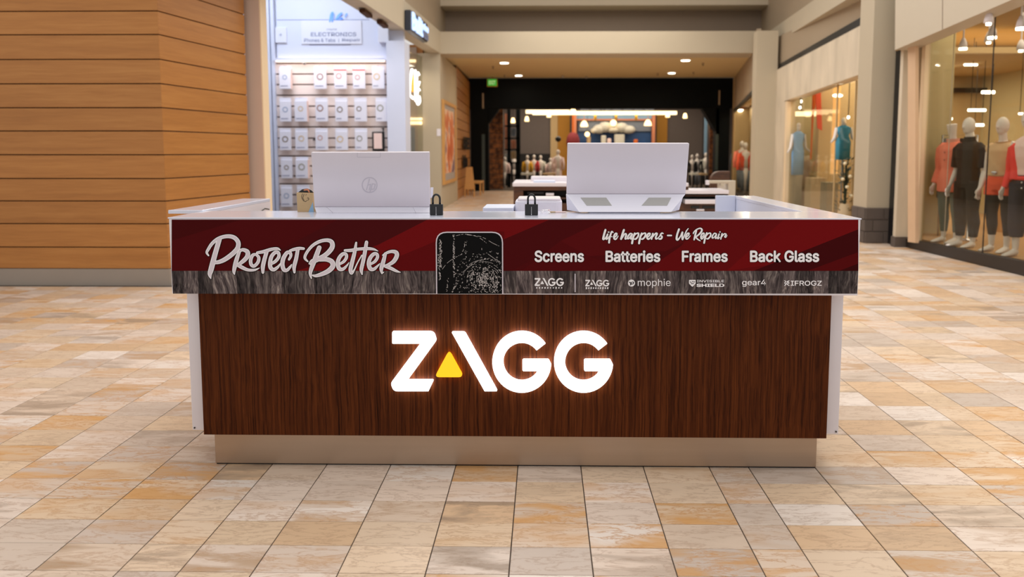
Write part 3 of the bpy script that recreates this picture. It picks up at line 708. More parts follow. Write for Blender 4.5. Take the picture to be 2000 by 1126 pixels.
# left computer seen from behind
pc = thing('desktop_computer', (onY(725, 416, 3.88).x, 3.88, ZT), 'white all-in-one computer, back turned, with round embossed logo, behind the large script lettering', 'computer', 'computers on the kiosk counter')
A = [pq(607.5,297.5,3.76), pq(838,297,3.76), pq(839.5,404,3.83), pq(614,404,3.83)]
obj('rear_shell', MB().prism(A, (0, .028, .004)), M['pc_shell'], pc, bevel=.003)
B_ = [pq(614,404,3.83), pq(839.5,404,3.83), pq(841,415.6,3.80), pq(618,415.6,3.80)]
obj('chin', MB().prism(B_, (0, .07, .0)), M['pc_light'], pc, bevel=.002)
n_ = (A[1]-A[0]).cross(A[3]-A[0]).normalized(); n_ = n_ if n_.y < 0 else -n_
def PL(px, py, d=.0006):            # point on the left computer's tilted back
    t = (py-297)/107; q = onY(px, py, 3.76+.07*t); return q+n_*d
mb = MB()
ribbon(mb, [(x, y, 1.1) for x, y in arc(722, 361, 14.5, 0, 360, 26)], 0, lambda u, v, d: PL(u, v, d), .0012)
mb.add([], []); logo = obj('round_logo', mb, M['logo'], pc)
mb = MB()
for st in ([(721.5,349.5),(716,370)], [(718.5,361),(724,359.5),(721.5,370)], [(727.5,358.5),(722.5,375)], [(727.5,358.5),(733,359.5),(730.5,369),(725,369.5)]):
    for a, b in zip(st, st[1:]): ribbon(mb, [(a[0], a[1], 1.9), (b[0], b[1], 1.9)], 0, lambda u, v, d: PL(u, v, d), .0012)
obj('logo_letters', mb, M['logo'], pc)
mb = MB()
for a, b in (((698,298.5),(698,306)), ((698,306.5),(743,306.5)), ((743,306),(743,298.5))):
    ribbon(mb, [(a[0], a[1], 1), (b[0], b[1], 1)], -.1, lambda u, v, d: PL(u, v, d), .0008)
obj('cover_seam', mb, M['logo'], pc)
mb = MB()
for a, b in (((618,402.5),(838,402.5)), ((638,404),(650,415)), ((806,404),(812,415))):
    ribbon(mb, [(a[0], a[1], 1), (b[0], b[1], 1)], -.15, lambda u, v, d: onY(u, v, 3.795), .0008)
obj('base_seam', mb, M['logo'], pc)
obj('side_plug', MB().prism([pq(841,366,3.86), pq(845.5,366,3.86), pq(844.5,386,3.86), pq(841,386,3.86)], (0, .02, 0)), M['pc_light'], pc)
# right computer
pc2 = thing('desktop_computer', (onY(1222, 415, 3.85).x, 3.85, ZT), 'taller white computer on the counter, back turned, two grey speaker meshes in its base', 'computer', 'computers on the kiosk counter')
A2 = [pq(1108.5,279.5,3.84), pq(1346.5,279.5,3.84), pq(1339,379,3.90), pq(1106.5,379,3.90)]
obj('rear_shell', MB().prism(A2, (0, .03, .003)), M['pc_shell'], pc2, bevel=.004)
S_ = [pq(1106,379,3.895), pq(1339,379,3.895), pq(1311,414,3.80), pq(1131,414,3.80)]
obj('sloped_base', MB().add(S_+[pq(1106,379,3.895)+Vector((0,.05,0)), pq(1339,379,3.895)+Vector((0,.05,0)), Vector((S_[2].x+.06, 3.93, S_[2].z)), Vector((S_[3].x-.055, 3.93, S_[3].z))],
    [(0,1,2,3),(4,5,1,0),(5,6,2,1),(6,7,3,2),(7,4,0,3),(4,7,6,5)]), M['pc_light'], pc2, bevel=.0025)
for xs in ((1134,1184,1195,1146), (1267,1311,1303,1253)):
    P = []
    for x, y in ((xs[0],386),(xs[1],386),(xs[2],401.5),(xs[3],401.5)):
        t = (y-379)/35; q = onY(x, y, 3.895-.095*t); P.append(q+Vector((0,-.0012,.0012)))
    v = obj('speaker_mesh', MB().prism(P, (0, .001, -.001)), M['mesh'], pc2)
    mb = MB()
    for i in range(16):
        for j in range(6):
            u, w_ = (i+.5+.5*(j % 2))/17, (j+.5)/6; c = P[0]*(1-u)*(1-w_)+P[1]*u*(1-w_)+P[2]*u*w_+P[3]*(1-u)*w_+Vector((0, -.0006, .0004))
            mb.add([c+Vector((-.0012,0,0)), c+Vector((0,-.0005,-.0012)), c+Vector((.0012,0,0)), c+Vector((0,.0005,.0012))], [(0,1,2,3)])
    obj('mesh_hole', mb, M['logo'], v, kind='stuff')
obj('foot', MB().box(S_[3].x+.05, S_[2].x-.05, 3.82, 3.92, ZT, S_[3].z+.002), M['pc_light'], pc2)
# padlocks
for px, lb in ((852.6, 'black padlock standing on the counter beside the left computer'), (1038, 'black padlock standing on the counter above the printed cracked phone, near the white tub')):
    q = onZ(px, 420, ZT); s = .0305
    pl = thing('padlock', (q.x, q.y, ZT), lb, 'padlock', 'padlocks on the kiosk counter')
    b = obj('lock_body', MB().rbox(-s, s, -.012, .012, 0, .052, .006), M['black'], pl, local=True, bevel=.003)
    obj('body_seam', MB().box(-.0008, .0008, -.0135, -.0115, .002, .040), M['chrome'], b, local=True)
    obj('rivet', MB().tube([(0, -.0125, .004), (0, -.0105, .004)], .0022), M['chrome'], b, local=True)
    pth = [(-.0165, 0, .045), (-.0165, 0, .075)]+[(-.0165*cos(pi*k/10), 0, .075+.0215*sin(pi*k/10)) for k in range(1, 10)]+[(.0165, 0, .075), (.0165, 0, .045)]
    obj('shackle', MB().tube(pth, .0048, 10, ref=(0, 1, 0)), M['black'], pl, local=True, smooth=True)
# carton
cb = thing('cardboard_box', (onY(597, 416, 3.9).x, 3.89, ZT), 'small brown cardboard box with hand-drawn marks at the left end of the counter', 'box')
x0, x1 = onY(580.5, 400, 3.86).x, onY(610, 400, 3.86).x; zt = zz(376, 3.86)
obj('carton', MB().add([(x0,3.86,ZT),(x1,3.86,ZT),(x1+.01,3.92,ZT),(x0+.004,3.92,ZT),(x0-.002,3.86,zt),(x1+.004,3.86,zt-.002),(x1+.014,3.92,zt),(x0+.002,3.92,zt)], [(0,3,2,1),(4,5,6,7),(0,1,5,4),(1,2,6,5),(2,3,7,6),(3,0,4,7)]), M['card'], cb, bevel=.001)
mb = MB()
for st in ([(591,378),(589,384),(592,391),(597,393.5),(598.5,391)], [(594,379),(591.5,386),(594,391)], [(600,387),(602,386),(603,389),(600.5,391)], [(597,381),(598.5,379.5)]):
    ribbon(mb, [(x, y, 2) for x, y in st], -.55, lambda u, v, d: onY(u, v, 3.86-d), .0008)
obj('drawn_mark', mb, M['pen'], cb)
o = obj('shipping_sticker', MB().add([onY(x, y, 3.859) for x, y in ((611,394),(613,415),(602,415),(604,410))], [(0,1,2,3)]), M['skyblue'], cb)
pouch = obj('cable_bundle', MB().add([onY(x, y, Y) for Y in (3.865, 3.905) for x, y in ((582,375.5),(590,369.5),(600,367.5),(608,371),(613,376))], [(0,1,2,3,4),(9,8,7,6,5)]+[(i, i+5, (i+1) % 5+5, (i+1) % 5) for i in range(5)]), M['black'], None, bevel=.003, label='black folded cable pouch on top of the small cardboard box', category='pouch')
mb = MB(); ribbon(mb, [(594,371,3),(601,370,4),(604,375,3)], -.3, lambda u, v, d: onY(u, v, 3.863), 0); obj('copper_plug', mb, M['copper'], pouch)
# white tub + bits behind the counter (standing on the inner work shelf)
tub = thing('storage_tub', (onY(1052, 412, 4.15).x, 4.18, 1.065), 'white rounded plastic storage tub behind the counter, beside the taller screen', 'tub')
x0, x1 = onY(1006, 400, 4.05).x, onY(1098, 400, 4.05).x; zt = zz(393, 4.05)
obj('tub_body', MB().rbox(x0, x1, 4.05, 4.30, 1.065, zt, .03), M['pc_light'], tub, bevel=.004)
obj('tub_lid', MB().rbox(x0+.012, x1-.006, 4.06, 4.29, zt, zz(387.5, 4.05), .03), M['white'], tub, bevel=.004)
tray = obj('paper_tray', MB().rbox(onY(945, 410, 4.1).x, onY(1004, 410, 4.1).x, 4.02, 4.3, 1.065, zz(405.5, 4.02), .01), M['blue_white'], bevel=.003, label='low pale tray of papers left of the white tub', category='tray')
bag = MB(); rb = random.Random(2)
q = onZ(1065, 418, ZT)
pth = [(q.x+.02*cos(a*.9)*(1+.2*sin(a*2.3)), q.y+.015*sin(a*.9)+.02, ZT+.004+.010*(1+sin(a*1.7))*.8) for a in [k*.35 for k in range(44)]]
coil = obj('coiled_lead', MB().tube(pth, .0016, 6), M['ink_white'], smooth=True, label='small coiled white lead with red ends on the counter, right of the second padlock', category='cable')
obj('red_tip', MB().tube([pth[-1], Vector(pth[-1])+Vector((.012, 0, .003))], .002, 6), M['red'], coil, smooth=True)
for k, (x, wd) in enumerate(((1080, 10), (1093, 7))):
    q = onZ(x, 415.5, ZT); obj('pen', MB().tube([(q.x-.02, q.y, ZT+.004), (q.x+.03, q.y+.002, ZT+.004)], .0035, 8), M['card' if k == 0 else 'whitecloth'], label=('short tan stick lying on the counter by the coiled lead', 'short pale stick lying beside the taller screen')[k], category='stick')
q = [onY(x, y, 4.8) for x, y in ((486, 412), (495, 407), (503, 409), (511, 405), (516, 408))]
obj('power_cable', MB().tube([Vector((-1.672, 4.5+.07*i, v.z)) for i, v in enumerate(q)], .004, 6), M['black'], smooth=True, label='thin black cable along the inside of the left counter wing', category='cable')

# ---------------------------------------------------------------- left timber-clad wall block
PZ = [.188, .432, .695, .948, 1.197, 1.459, 1.720, 1.973, 2.233, 2.495, 2.760, 3.010, 3.27, 3.53, 3.79, 4.05, 4.31, 4.6]
YP = 8.72; XC = onY(321, 300, YP).x; sl = (ray(486, 300).x/ray(486, 300).y); kd = ray(1300, 300).x/ray(1300, 300).y
YE = (XC-kd*YP)/(sl-kd); XE = sl*YE
wl = struct('wall_left', MB().add([(x, y, z) for z in (0, 4.6) for x, y in ((-9.5, YP+.012), (XC-.012, YP+.012), (XE-.012, YE), (-9.5, YE+1))], [(0,1,2,3),(7,6,5,4),(0,4,5,1),(1,5,6,2),(2,6,7,3),(3,7,4,0)]), M['gap'], 'honey maple plank-clad wall block at the left of the mall', local=True)
for z0, z1 in zip(PZ, PZ[1:]):
    g = .006
    obj('plank', MB().box(-9.5, XC-.003, YP-.008, YP+.012, z0+g, z1-g), M['maple'], wl, local=True, bevel=.002)
    d = Vector((XE-XC, YE-YP, 0)); nn = Vector((d.y, -d.x, 0)).normalized()*.02
    p0 = Vector((XC, YP-.008, 0)); p1 = Vector((XE, YE, 0))
    obj('plank', MB().prism([p0+Vector((0,0,z0+g)), p1+Vector((0,0,z0+g)), p1+Vector((0,0,z1-g)), p0+Vector((0,0,z1-g))], -nn), M['maple'], wl, local=True, bevel=.002)
struct('baseboard_left', MB().add([(x, y, z) for z in (0, PZ[0]) for x, y in ((-9.5, YP-.02), (XC+.012, YP-.02), (XE+.012, YE), (-9.5, YE))], [(0,1,2,3),(7,6,5,4),(0,4,5,1),(1,5,6,2),(2,6,7,3),(3,7,4,0)]), M['grey_base'], 'grey skirting under the maple planks', 'skirting', local=True)
# blush column + cream return
xa, xb = onY(485, 300, 10.62).x, onY(515, 300, 10.62).x
struct('column', MB().box(xa, xb, 10.62, 10.86, 0, 5.2), M['pink'], 'blush coloured column right beside the plank wall', 'column', local=True)
struct('trim_1', MB().box(xb, xb+.012, 10.625, 10.86, 0, 5.2), M['cream'], 'narrow cream strip along the blush column', 'trim', local=True)
# white phone accessory shop
YB = 16.5
struct('wall_1', MB().box(-8.5, onY(792, 300, YB).x, YB, YB+.15, 0, 5.5), M['shopwhite'], 'white back wall of the phone accessory shop', local=True)
struct('wall_2', MB().box(-8.6, -8.5, 11, YB, 0, 4.4), M['shopwhite'], 'white side wall inside the phone accessory shop', local=True)
struct('ceiling_1', MB().box(-8.6, -3.5, 11.3, YB, 5.3, 5.4), M['shopwhite'], 'white ceiling of the phone accessory shop', 'ceiling', local=True)
hd = obj('header_board', MB().box(onY(540, 50, YB-.05).x, onY(757, 50, YB-.05).x, YB-.065, YB-.004, zz(117, YB-.05), 5.2), M['blue_white'], label='bluish white header board above the accessory display', category='panel', bevel=.005)
obj('panel_seam', MB().box(onY(541, 50, YB-.06).x, onY(722, 50, YB-.06).x, YB-.066, YB-.06, zz(38.5, YB-.06), zz(37, YB-.06)), M['greytext'], hd)
sgn = obj('header_sign', MB().box(onY(588, 50, YB-.08).x, onY(706, 50, YB-.08).x, YB-.09, YB-.066, zz(85, YB-.08), zz(39, YB-.08)), M['shopwhite'], label='framed white sign with grey capitals above the display', category='sign', bevel=.004)
def ftext(name, s, x0, x1, y0, y1, Y, m, parent, bold=0., thick=0):
    P0 = onY(x0, y1, Y); return text(name, s, P0, onY(x1, y1, Y)-P0, onY(x0, y0, Y)-P0, m, parent, bold=bold, thick=thick)
ftext('sign_text', 'mophie', 638, 658, 55, 60, YB-.092, M['greytext'], sgn)
ftext('sign_text', 'ELECTRONICS', 607, 696, 63, 71, YB-.092, M['greytext'], sgn, .02)
ftext('sign_text', 'Phones & Tabs', 594, 655, 75, 82, YB-.092, M['greytext'], sgn, .015)
ftext('sign_text', 'Repair', 668, 704, 75, 82, YB-.092, M['greytext'], sgn, .015)
obj('text_divider', MB().box(onY(661, 78, YB-.092).x, onY(662, 78, YB-.092).x, YB-.094, YB-.09, zz(82, YB-.09), zz(75, YB-.09)), M['greytext'], sgn)
obj('underline', MB().box(onY(604, 86, YB-.07).x, onY(685, 86, YB-.07).x, YB-.074, YB-.066, zz(87.2, YB-.07), zz(85.9, YB-.07)), M['greytext'], hd)
ftext('small_text', 'service', 627, 676, 92, 99, YB-.064, M['packred'], hd)
mb = MB()
for st in ([(644,42,3),(647,30,5),(650,25,4),(649,42,3)], [(656,38,3),(662,30,5),(667,26,4)], [(660,38,3),(668,36,4)], [(674,33,2),(677,27,3)]):
    ribbon(mb, st, 0, lambda u, v, d: onY(u, v, YB-.095), 0)
obj('blue_reflection_mark', mb, M['bluereflection'], sgn, label='blurred blue reflection painted above the sign lettering')  # bluish reflection drawn as a glowing mark
bx = obj('wall_box', MB().box(onY(538, 60, YB-.07).x, onY(560, 60, YB-.07).x, YB-.10, YB-.066, zz(82.5, YB-.08), zz(52, YB-.08)), M['shopwhite'], label='small square white box with a plus mark left of the header sign', category='wall box', bevel=.006)
ftext('plus_mark', '+', 545, 551, 65, 71, YB-.102, M['greytext'], bx)
# slatwall
sw = thing('slatwall_display', (onY(650, 400, YB-.05).x, YB-.04, 0), 'white slatwall display in the phone accessory shop, hung with small packs', 'display')
xs0, xs1 = onY(542, 250, YB-.04).x, onY(757, 250, YB-.04).x
obj('groove_board', MB().box(xs0, xs1, YB-.05, YB, .4, zz(118, YB-.04)), M['slatgap'], sw)
SY = [118, 122.5, 144, 164.5, 185.5, 207, 228, 249, 269, 287, 304.5, 325, 344, 359, 382, 399, 415, 436]
SY = [118, 123.2, 144, 164.6, 185.4, 206.9, 228.3, 247.5, 269.5, 287.4, 304.5, 324, 343.6, 359, 380.5, 399, 416, 437]
for a, b in zip(SY, SY[1:]):
    obj('slat', MB().box(xs0, xs1, YB-.085, YB-.05, zz(b, YB-.07)+.014, zz(a, YB-.07)-.014), M['slat'], sw, bevel=.004)
for x0, x1 in ((521, 526), (528, 533), (535, 541.5)):
    obj('upright_channel', MB().box(onY(x0, 250, YB-.1).x, onY(x1, 250, YB-.1).x, YB-.14, YB-.04, 0, 5.1), M['blue_white'], sw, bevel=.006)
obj('light_strip', MB().box(xs0+.05, xs1-.02, YB-.16, YB-.11, zz(119.5, YB-.1), zz(118, YB-.1)+.02), M['ledstrip'], sw)
obj('light_valance', MB().box(xs0, xs1, YB-.20, YB-.17, zz(119, YB-.1)+.01, zz(115.5, YB-.1)+.02), M['blue_white'], sw)
area('display_light', ((xs0+xs1)/2, YB-.55, zz(121, YB)+.1), 2.0, 9, (1, .84, .74), sy=.15)
def hook(px, py): 
    q = onY(px, py, YB-.085); return obj('hook', MB().tube([(q.x, YB-.085, q.z), (q.x, YB-.192, q.z+.01)], .008, 6).box(q.x-.03, q.x+.03, YB-.09, YB-.08, q.z-.02, q.z+.02), M['chrome'], sw)
ORD = ['leftmost', 'second', 'third', 'fourth', 'fifth', 'sixth']
ROWN = ['top', 'second', 'third', 'fourth', 'fifth']
def pack(px, y0, y1, wpx, ring, row, i, side=0, tilt=0):
    Y = YB-.2; xa = onY(px-wpx/2, y0, Y).x; xb = onY(px+wpx/2, y0, Y).x; za, zb = zz(y1, Y), zz(y0, Y); cx = (xa+xb)/2
    cn = {(150,170,200): 'pale blue ring', (150,110,96): 'brown ring', (196,150,140): 'rose ring', (120,104,84): 'dark bronze ring', (214,190,150): 'gold ring', (150,150,140): 'grey ring'}.get(ring, 'ring')
    t = thing('accessory_pack', (cx, Y, za), 'white hanging pack with a %s, %s in the %s row of the slatwall' % (cn, ORD[i], ROWN[row]), 'pack', 'accessory packs on the slatwall', rz=tilt)
    h = zb-za; wd = xb-xa
    dp = .10 if side else .04
    obj('carton', MB().box(-wd/2, wd/2, -dp/2, dp/2, 0, h*.86), M['pack'], t, local=True, bevel=.004)
    obj('hang_tab', MB().box(-wd/2, wd/2, -.006, .006, h*.86, h), M['pack'], t, local=True)
    mb = MB(); cz = h*(.5+.03*((i*7+row*3) % 3)); r = wd*(.21+.03*((i*5+row) % 3)); n = 14; cxr = 0 if i < 2 else -wd*.12
    for k in range(n):
        a0, a1 = 2*pi*k/n, 2*pi*(k+1)/n
        mb.add([(cxr+cos(a0)*r, -dp/2-.004, cz+sin(a0)*r), (cxr+cos(a1)*r, -dp/2-.004, cz+sin(a1)*r), (cxr+cos(a1)*r*.7, -dp/2-.004, cz+sin(a1)*r*.7), (cxr+cos(a0)*r*.7, -dp/2-.004, cz+sin(a0)*r*.7)], [(0,1,2,3)])
    obj('ring_print', mb, ringmat(ring), t, local=True)
    obj('print_band', MB().box(-wd*.4, wd*(.0 if i > 2 else .25), -dp/2-.004, -dp/2, h*.11, h*.14), M['greytext'], t, local=True)
    if side: obj('side_face', MB().box(wd/2, wd/2+.01, -dp/2, dp/2, 0, h*.86), M['pack_side'], t, local=True)
    if row == 0 and i in (2, 3): obj('red_band', MB().box(-wd/2, wd/2, -dp/2-.003, -dp/2, h*.78, h*.86), M['packred'], t, local=True)
    hook(px, y0+2)
rows = [(128, 173, [(557,(150,170,200)),(625,(150,110,96)),(664.5,(196,150,140)),(701,(196,150,140)),(738.5,(214,190,150))]),
 (190, 237, [(557,(150,170,200)),(588,(214,190,150)),(628,(150,110,96)),(666.5,(120,104,84)),(704,(120,104,84)),(745.5,(150,150,140))]),
 (250, 293, [(557,(120,104,84)),(588.5,(214,190,150)),(628,(196,150,140)),(667,(214,190,150)),(705,(150,150,140))]),
 (306, 348, [(559.5,(120,104,84)),(590,(150,150,140))]), (361, 404, [(559.5,(150,170,200)),(592,(214,190,150))])]
for r, (y0, y1, it) in enumerate(rows):
    for i, (x, c) in enumerate(it): pack(x, y0, y1, 24 if i else 22, c, r, i, side=1 if (r, i) in ((0,0),(1,1),(3,1)) else 0)
hook(595, 124); hook(614, 272)
q0 = onY(727.5, 295, YB-.2); q1 = onY(751, 257, YB-.2)
bp = thing('accessory_pack', ((q0.x+q1.x)/2, YB-.2, q0.z), 'black framed hanging pack at the right end of the third slatwall row', 'pack', 'accessory packs on the slatwall')
obj('black_frame', MB().box(q0.x, q1.x, YB-.22, YB-.18, q0.z, q1.z), M['black'], bp, bevel=.01)
obj('picture_insert', MB().box(q0.x+.035, q1.x-.05, YB-.226, YB-.22, q0.z+.05, q1.z-.03), M['pack_side'], bp)
obj('hang_tab', MB().box(q1.x-.035, q1.x-.01, YB-.205, YB-.195, q1.z, q1.z+.07), M['black'], bp)
hook(748, 249)
# shop end post
Yp = 16.2
post = struct('wall_end', MB().box(onY(757.5, 300, Yp).x, onY(793, 300, Yp).x, Yp, YB+.3, 0, zz(79, Yp)), M['blue_white'], 'tall white end post of the phone accessory shop', 'post', local=True)
struct('trim_2', MB().box(onY(738, 60, Yp+.1).x, onY(758, 60, Yp+.1).x, Yp+.1, YB, zz(80, Yp), zz(49, Yp)), M['shopwhite'], 'white block beside the top of the shop end post', 'trim', local=True)

# ---------------------------------------------------------------- left beam, column, poster, back bulkhead
def PX(px, py, X): return onX(px, py, X)
def beamx(Y): return -2.98+(Y-12.5)*.040
y0b, y1b = 7.5, 20.75
struct('trim_3', MB().add([(beamx(y0b)-.38,y0b,3.90),(beamx(y0b),y0b,3.86),(beamx(y1b),y1b,3.98),(beamx(y1b)-.30,y1b,3.98),(beamx(y0b)-.38,y0b,4.5),(beamx(y0b),y0b,4.5),(beamx(y1b),y1b,4.53),(beamx(y1b)-.30,y1b,4.53)],
    [(0,3,2,1),(4,5,6,7),(0,1,5,4),(1,2,6,5),(2,3,7,6),(3,0,4,7)]), M['beige'], 'beige beam running above the left shop fronts, carrying the dark lit sign', 'beam', local=True)
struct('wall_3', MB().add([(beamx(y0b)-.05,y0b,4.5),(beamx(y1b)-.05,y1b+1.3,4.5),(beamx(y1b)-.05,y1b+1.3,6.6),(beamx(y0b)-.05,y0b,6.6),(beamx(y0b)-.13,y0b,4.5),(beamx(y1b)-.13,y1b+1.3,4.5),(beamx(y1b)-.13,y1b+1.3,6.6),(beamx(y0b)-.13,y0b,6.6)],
    [(0,1,2,3),(7,6,5,4),(0,4,5,1),(1,5,6,2),(2,6,7,3),(3,7,4,0)]), M['beige_d'], 'tan upper wall above the left beam', local=True)
for py_, yy in ((34, 13.8), (42, 15.0)):
    o = obj('slot_vent', MB().box(beamx(yy)-.24, beamx(yy)-.14, yy, yy+.6, 3.86, 3.925), M['gap'], label='narrow dark slot vent in the soffit of the left beam, %s of two' % ('nearer' if yy < 14 else 'farther'), category='vent')
# blade-like lit sign on the beam
def bs(px, py, off=.0):
    # on the beam's face line
    d = ray(px, py); # x = beamx(y)
    k = .040; t = (-2.98-.5+off)/(d.x-k*d.y); return Vector((0, 0, H))+d*t
bsn = thing('shop_sign', (bs(818, 50).x, bs(818, 50).y, bs(818, 50).z-.4), 'dark boxed sign with white lit letters on the left beam', 'sign')
P0, P1 = bs(801, 76, .13), bs(836, 84, .13); T0 = bs(801, 16, .13)
P0 = bs(802, 57, .13); U = bs(835, 83, .13)-P0; V = bs(802, 17, .13)-P0
U.z = 0
obj('sign_box', MB().prism([P0-V*.05, P0+U-V*.05, P0+U+V*.95, P0+V*.95], Vector((-.12, 0, 0))), M['darksign'], bsn, bevel=.01)
text('sign_letters', 'Built', P0+U*.03+Vector((.01,0,0)), U*.62, V*.92, M['bluesign'], bsn, thick=.02, bold=.03)
text('sign_letters', 'nine', P0+U*.66+V*.42+Vector((.01,0,0)), U*.33, V*.40, M['bluesign'], bsn, thick=.02, bold=.03)
text('sign_letters', 'KIDS', P0+U*.66+Vector((.01,0,0)), U*.33, V*.34, M['greytext'], bsn, thick=.02, bold=.03)
# column left of the corridor
YC = 20.5; xc0, xc1 = onY(828, 300, YC).x, onY(861, 300, YC).x; YC2 = xc1/(ray(893, 300).x/ray(893, 300).y)
struct('column_1', MB().box(xc0-.3, xc1, YC, YC2, 0, 3.98), M['beige'], 'beige corner column left of the corridor, with the oak-framed poster on its side', 'column', local=True)
# side glass with the lit shop sign seen obliquely, planks behind
gp = struct('window_1', MB().add([(xc0-.25,19.2,0),(xc0-.02,YC,0),(xc0-.02,YC,3.9),(xc0-.25,19.2,3.9),(xc0-.30,19.2,0),(xc0-.07,YC,0),(xc0-.07,YC,3.9),(xc0-.30,19.2,3.9)], [(0,1,2,3),(7,6,5,4),(0,4,5,1),(1,5,6,2),(2,6,7,3),(3,7,4,0)]), M['glass'], 'glass side pane between the phone shop and the beige column', 'window', local=True)
pw = struct('wall_4', MB().box(-4.6, xc0, YC+.06, YC+.2, 0, 4.2), M['gap'], 'maple plank wall behind the glass beside the beige column', local=True)
zz_ = 0.0
while zz_ < 4.1:
    obj('plank', MB().box(xc0-.42, xc0+.0, YC+.03, YC+.06, zz_+.01, zz_+.29), M['maple'], pw, local=True); zz_ += .30
obj('mirror_panel', MB().box(-4.6, onY(815, 200, YC).x, YC-.02, YC+.03, 0, zz(92, YC)), mat('grey_tan_gloss_panel', (176, 156, 140), .15, var=.08), pw, local=True)
for y_, h_ in ((119, 5), (232, 4), (240, 6)):
    obj('light_tube', MB().box(onY(793, y_, YC-.05).x, onY(812 if y_ < 200 else 824, y_, YC-.05).x, YC-.08, YC-.03, zz(y_+h_/2, YC), zz(y_-h_/2, YC)), M['lampbar'], pw, local=True)
obj('tall_mirror', MB().box(onY(801, 280, YC).x, onY(811, 280, YC).x, YC-.06, YC-.03, 0.3, zz(248, YC)), M['greycloth'], pw, local=True)
# sign letters AGG on the shop front line (seen at a slant): polygons on a plane
sg = thing('lit_wall_sign', (onY(808, 170, 19.9).x, 19.9, zz(206, 19.9)), 'white lit letters with an orange stroke seen at a slant beside the phone shop', 'sign')
def spz_(px, py, d=0):
    t = (px-797)/26; q = onY(px, py, 19.0+t*.9); return q+Vector((0, -d, 0))
mb = MB()
for st in ([(804.5,136,5),(801,160,5),(799,186,6)], [(803,188,5),(807,192,5)]):
    ribbon(mb, st, 0, lambda u, v, d: spz_(u, v), 0)
obj('sign_letter', mb, M['glow'], sg)
mb = MB(); ribbon(mb, [(811,138,4.5),(811.5,165,5),(812,196,5)], 0, lambda u, v, d: spz_(u, v), 0); obj('sign_letter', mb, M['glow'], sg)
mb = MB(); ribbon(mb, [(807,150,3.4),(806.5,165,3.6),(806,178,3.4)], 0, lambda u, v, d: spz_(u, v, .01), 0); obj('orange_stroke', mb, mat('orange_lit', (255, 168, 40), .4, emit=1.0, var=0), sg)
mb = MB(); ribbon(mb, [(819,146,3),(815.5,142,4.5),(813.5,156,5),(816,168,4.5),(819.5,160,3.4)], 0, lambda u, v, d: spz_(u, v), 0); obj('sign_letter', mb, M['glow'], sg)
mb = MB(); ribbon(mb, [(820,176,3),(816.5,174,4.5),(814.5,188,5),(816,203,5),(820,198,4),(819.5,188,3)], 0, lambda u, v, d: spz_(u, v), 0); obj('sign_letter', mb, M['glow'], sg)
# poster on the column's side
Xs = xc1+.005
ya, yb_ = PX(863.5, 300, Xs).y, PX(889, 300, Xs).y; zb_, zt_ = PX(863.5, 361, Xs).z, PX(863.5, 194, Xs).z
po = thing('framed_poster', (Xs, (ya+yb_)/2, zb_), 'oak-framed poster in orange and mauve on the beige corner column', 'poster')
fw = .09
obj('frame', MB().box(Xs, Xs+.05, ya, yb_, zb_, zb_+fw).box(Xs, Xs+.05, ya, yb_, zt_-fw, zt_).box(Xs, Xs+.05, ya, ya+fw*3, zb_+fw, zt_-fw).box(Xs, Xs+.05, yb_-fw*3, yb_, zb_+fw, zt_-fw), M['framewood'], po)
obj('mount', MB().box(Xs, Xs+.02, ya+fw*3, yb_-fw*3, zb_+fw, zt_-fw), M['mount'], po)
pm = bpy.data.materials.new('poster_print'); pm.use_nodes = True; N = pm.node_tree.nodes; L = pm.node_tree.links
n1 = N.new('ShaderNodeTexNoise'); n1.inputs['Scale'].default_value = 1.6; n1.inputs['Detail'].default_value = 2; tc = N.new('ShaderNodeTexCoord'); L.new(tc.outputs['Object'], n1.inputs['Vector'])
cr = N.new('ShaderNodeValToRGB'); e = cr.color_ramp.elements; e[0].position = .36; e[0].color = lin((196, 92, 44)); e[1].position = .48; e[1].color = lin((222, 132, 80))
for p_, c_ in ((.54, (240, 214, 186)), (.60, (150, 110, 120)), (.68, (120, 96, 120))): x = e.new(p_); x.color = lin(c_)
L.new(n1.outputs['Fac'], cr.inputs[0]); L.new(cr.outputs[0], N['Principled BSDF'].inputs['Base Color'])
obj('print', MB().box(Xs+.02, Xs+.025, ya+fw*4.6, yb_-fw*4.6, zb_+.28, zt_-.22), pm, po)
for k, (px_, py_) in enumerate(((857, 255), (857, 262))):
    q = onY(px_, py_, YC-.01); obj('wall_switch', MB().box(q.x-.05, q.x+.05, YC-.015, YC, q.z-.045, q.z+.045), M['white'], label='small white switch on the front of the beige column, %s of two' % ('upper' if k == 0 else 'lower'), category='switch')
